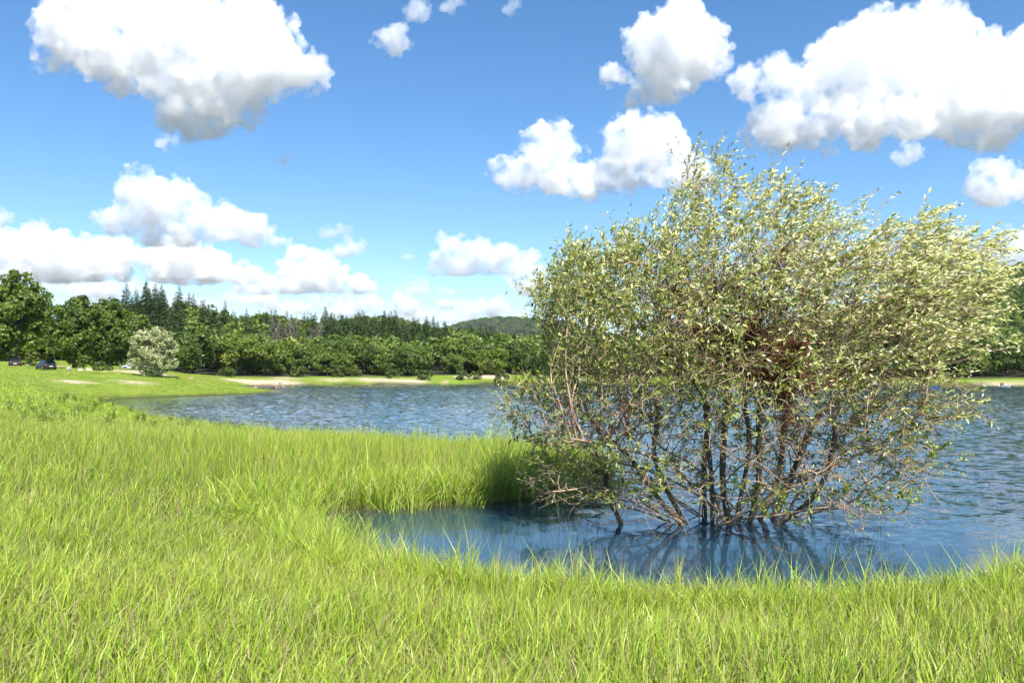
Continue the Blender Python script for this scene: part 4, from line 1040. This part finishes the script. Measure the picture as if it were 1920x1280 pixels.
car(28, 128, R(123), (0.02, 0.022, 0.026), 'black car seen from behind at the left edge of the meadow')
car(86, 119, R(140), (0.025, 0.035, 0.055), 'dark blue car with raised tailgate beside the oak trunk', True)
car(254, 131, R(175), (0.72, 0.74, 0.78), 'silver car parked behind the pale round willow')

# ------------------------------------------------------------------ people
M['skin'] = simple_mat('skin', (0.52, 0.30, 0.21), 0.6)
M['hair'] = simple_mat('hair', (0.03, 0.02, 0.015), 0.7)
M['white_cloth'] = simple_mat('white_cloth', (0.75, 0.74, 0.72), 0.9)
M['dark_cloth'] = simple_mat('dark_cloth', (0.03, 0.035, 0.05), 0.9)
M['red_cloth'] = simple_mat('red_cloth', (0.60, 0.03, 0.03), 0.8)
def skinned(name, J, E, mat, parent):
    me = bpy.data.meshes.new(name); me.from_pydata([j[:3] for j in J], E, []); me.update(); me.materials.append(mat)
    o = obj(name, me, parent); sk = o.modifiers.new('skin', 'SKIN'); sk.use_smooth_shade = True
    if not me.skin_vertices: 
        bm = bmesh.new(); bm.from_mesh(me); bm.verts.layers.skin.verify(); bm.to_mesh(me); bm.free()
    for v, j in zip(me.skin_vertices[0].data, J): v.radius = j[3] if isinstance(j[3], tuple) else (j[3], j[3]); v.use_root = False
    me.skin_vertices[0].data[0].use_root = True
    sb = o.modifiers.new('sub', 'SUBSURF'); sb.levels = 1; sb.render_levels = 2
    return o
JS = [(0, 0, .92, (.15, .10)), (0, 0, 1.15, (.13, .09)), (0, 0, 1.38, (.16, .10)), (0, 0, 1.49, .055), (0, 0.0, 1.62, (.085, .10)), (0, 0, 1.73, (.06, .07)),
      (.19, 0, 1.40, .055), (.27, .02, 1.12, .042), (.29, -.08, .90, .032), (.30, -.12, .80, (.035, .02)), (-.19, 0, 1.40, .055), (-.30, .02, 1.14, .042), (-.28, -.16, .98, .032), (-.26, -.24, .93, (.035, .02)),
      (.09, 0, .86, .085), (.11, -.02, .48, .058), (.12, .03, .09, .04), (.12, -.12, .04, (.04, .03)), (-.09, 0, .86, .085), (-.11, -.05, .48, .058), (-.13, .04, .09, .04), (-.13, -.11, .04, (.04, .03))]
ES = [(0, 1), (1, 2), (2, 3), (3, 4), (4, 5), (2, 6), (6, 7), (7, 8), (8, 9), (2, 10), (10, 11), (11, 12), (12, 13), (0, 14), (14, 15), (15, 16), (16, 17), (0, 18), (18, 19), (19, 20), (20, 21)]
def standing(px, y, sc, label):
    x = X_(px, y); p = empty('person', (x, y, max(hz(x, y), -0.25)), R(30)); p.scale = (sc, sc, sc)
    skinned('body', JS, ES, M['skin'], p)
    skinned('shirt', [(0, 0, 1.0, (.17, .12)), (0, 0, 1.2, (.155, .11)), (0, 0, 1.40, (.18, .115)), (.20, 0, 1.38, .07), (.25, .01, 1.2, .06), (-.20, 0, 1.38, .07), (-.27, .01, 1.22, .06)], [(0, 1), (1, 2), (2, 3), (3, 4), (2, 5), (5, 6)], M['white_cloth'], p)
    skinned('shorts', [(0, 0, .95, (.165, .115)), (.10, 0, .82, .105), (.11, -.02, .58, .085), (-.10, 0, .82, .105), (-.11, -.03, .58, .085)], [(0, 1), (1, 2), (0, 3), (3, 4)], M['dark_cloth'], p)
    skinned('hair', [(0, .02, 1.68, (.085, .095)), (0, .01, 1.76, (.065, .075))], [(0, 1)], M['hair'], p)
    return tag(p, label, 'person')
standing(525, 178, 0.98, 'person in white top and dark shorts standing at the far water edge')
JW = [(0, 0, -.35, (.14, .10)), (0, 0, -.1, (.15, .10)), (0, 0, .10, (.16, .10)), (0, 0, .20, .055), (0, 0, .33, (.085, .10)), (0, 0, .44, (.06, .07)), (.19, 0, .10, .055), (.34, -.15, .0, .042), (.40, -.36, .02, .032), (.41, -.45, .02, (.035, .02)), (-.19, 0, .10, .055), (-.36, -.1, .02, .042), (-.46, -.3, .03, .032), (-.48, -.39, .03, (.035, .02))]
EW = [(0, 1), (1, 2), (2, 3), (3, 4), (4, 5), (2, 6), (6, 7), (7, 8), (8, 9), (2, 10), (10, 11), (11, 12), (12, 13)]
def swimmer(px, y, rz, cloth, label):
    p = empty('person', (X_(px, y), y, 0.06), rz)
    skinned('body', JW, EW, M['skin'], p)
    skinned('swimwear', [(0, 0, -.3, (.15, .11)), (0, 0, -.1, (.16, .11)), (0, 0, .08, (.17, .11))], [(0, 1), (1, 2)], cloth, p)
    skinned('hair', [(0, .02, .40, (.085, .095)), (0, .01, .47, (.065, .075))], [(0, 1)], M['hair'], p)
    return tag(p, label, 'person', 'bathers in the bay')
swimmer(480, 160, 0.4, M['skin'], 'bather waist-deep in the bay, leftmost of the three')
swimmer(518, 152, 2.6, M['red_cloth'], 'bather in red in the bay, middle one of the three')
swimmer(531, 155, 1.2, M['red_cloth'], 'bather in red in the bay, rightmost of the three')
def lying(px, y, label):
    x = X_(px, y); p = empty('person', (x, y, hz(x, y) + 0.12), 0.3)
    J = [(-j[0] * 1.0, j[2] - .9, j[1] * .6 + (0.12 if i in (3, 4, 5) else 0.0), j[3]) for i, j in enumerate(JS)]
    J = [(b, a, c, d) for (a, b, c, d) in J]
    skinned('body', J, ES, M['skin'], p); skinned('hair', [(.80, 0, .14, (.09, .09)), (.86, 0, .16, (.06, .06))], [(0, 1)], M['hair'], p)
    skinned('shorts', [(.03, 0, 0, (.16, .12)), (-.10, .10, 0, .1), (-.3, .11, 0, .085), (-.10, -.10, 0, .1), (-.3, -.11, 0, .085)], [(0, 1), (1, 2), (0, 3), (3, 4)], M['dark_cloth'], p)
    return tag(p, label, 'person')
lying(354, 128, 'sunbather lying on the green bank right of the pale willow')

# ------------------------------------------------------------------ small boats near the right shore
M['hull_white'] = simple_mat('hull_white', (0.75, 0.75, 0.72), 0.35); M['hull_orange'] = simple_mat('hull_orange', (0.75, 0.28, 0.04), 0.35); M['hull_blue'] = simple_mat('hull_blue', (0.02, 0.20, 0.62), 0.35)
def boat(px, y, rz, hullm, deckm, label):
    b = empty('small_boat', (X_(px, y), y, 0.0), rz); S = []
    for (sx, hw, zb, zt) in [(-1.3, .55, .02, .38), (-.9, .66, -.10, .36), (0, .70, -.14, .34), (.8, .55, -.10, .40), (1.25, .25, .05, .48), (1.42, .05, .25, .52)]:
        S.append([(sx, -hw * .6, zb), (sx, -hw, zt), (sx, -hw * .86, zt + .02), (sx, -hw * .5, zb + .14), (sx, hw * .5, zb + .14), (sx, hw * .86, zt + .02), (sx, hw, zt), (sx, hw * .6, zb)])
    V, F, caps = loft(S); obj('hull', pymesh('hull', V, list(F) + caps, hullm), b)
    def slab(name, x0, x1, hw, z0, z1, mat):
        V = [(x_, y_, z_) for x_ in (x0, x1) for y_ in (-hw, hw) for z_ in (z0, z1)]
        obj(name, pymesh(name, V, [(0, 1, 3, 2), (4, 6, 7, 5), (0, 4, 5, 1), (2, 3, 7, 6), (0, 2, 6, 4), (1, 5, 7, 3)], mat), b)
    slab('seat', -.75, -.4, .55, .24, .30, deckm); slab('seat', .1, .4, .55, .24, .30, deckm); slab('backrest', -.80, -.74, .5, .30, .78, deckm); slab('fore_deck', .75, 1.2, .24, .42, .47, deckm)
    return tag(b, label, 'boat')
boat(1884, 170, 0.2, M['hull_white'], M['hull_orange'], 'small white and orange boat by the right-hand shore')
boat(1746, 152, 2.9, M['hull_blue'], M['hull_white'], 'small blue boat glimpsed behind the willow branch tips')

# ------------------------------------------------------------------ thin summer haze over the whole valley
def build_haze():
    V = [(x_, y_, z_) for x_ in (-15200, 15200) for y_ in (-15200, 15230) for z_ in (-4.0, 260.0)]
    m, t, out = new_mat('valley_haze')
    pv = N(t, 'ShaderNodeVolumePrincipled'); pv.inputs['Color'].default_value = (0.80, 0.88, 1.0, 1); pv.inputs['Density'].default_value = 0.00005; pv.inputs['Anisotropy'].default_value = 0.2
    t.links.new(pv.outputs[0], out.inputs['Volume'])
    o = obj('haze', pymesh('haze', V, [(0, 1, 3, 2), (4, 6, 7, 5), (0, 4, 5, 1), (2, 3, 7, 6), (0, 2, 6, 4), (1, 5, 7, 3)], m))
    return tag(o, kind='stuff')
build_haze()
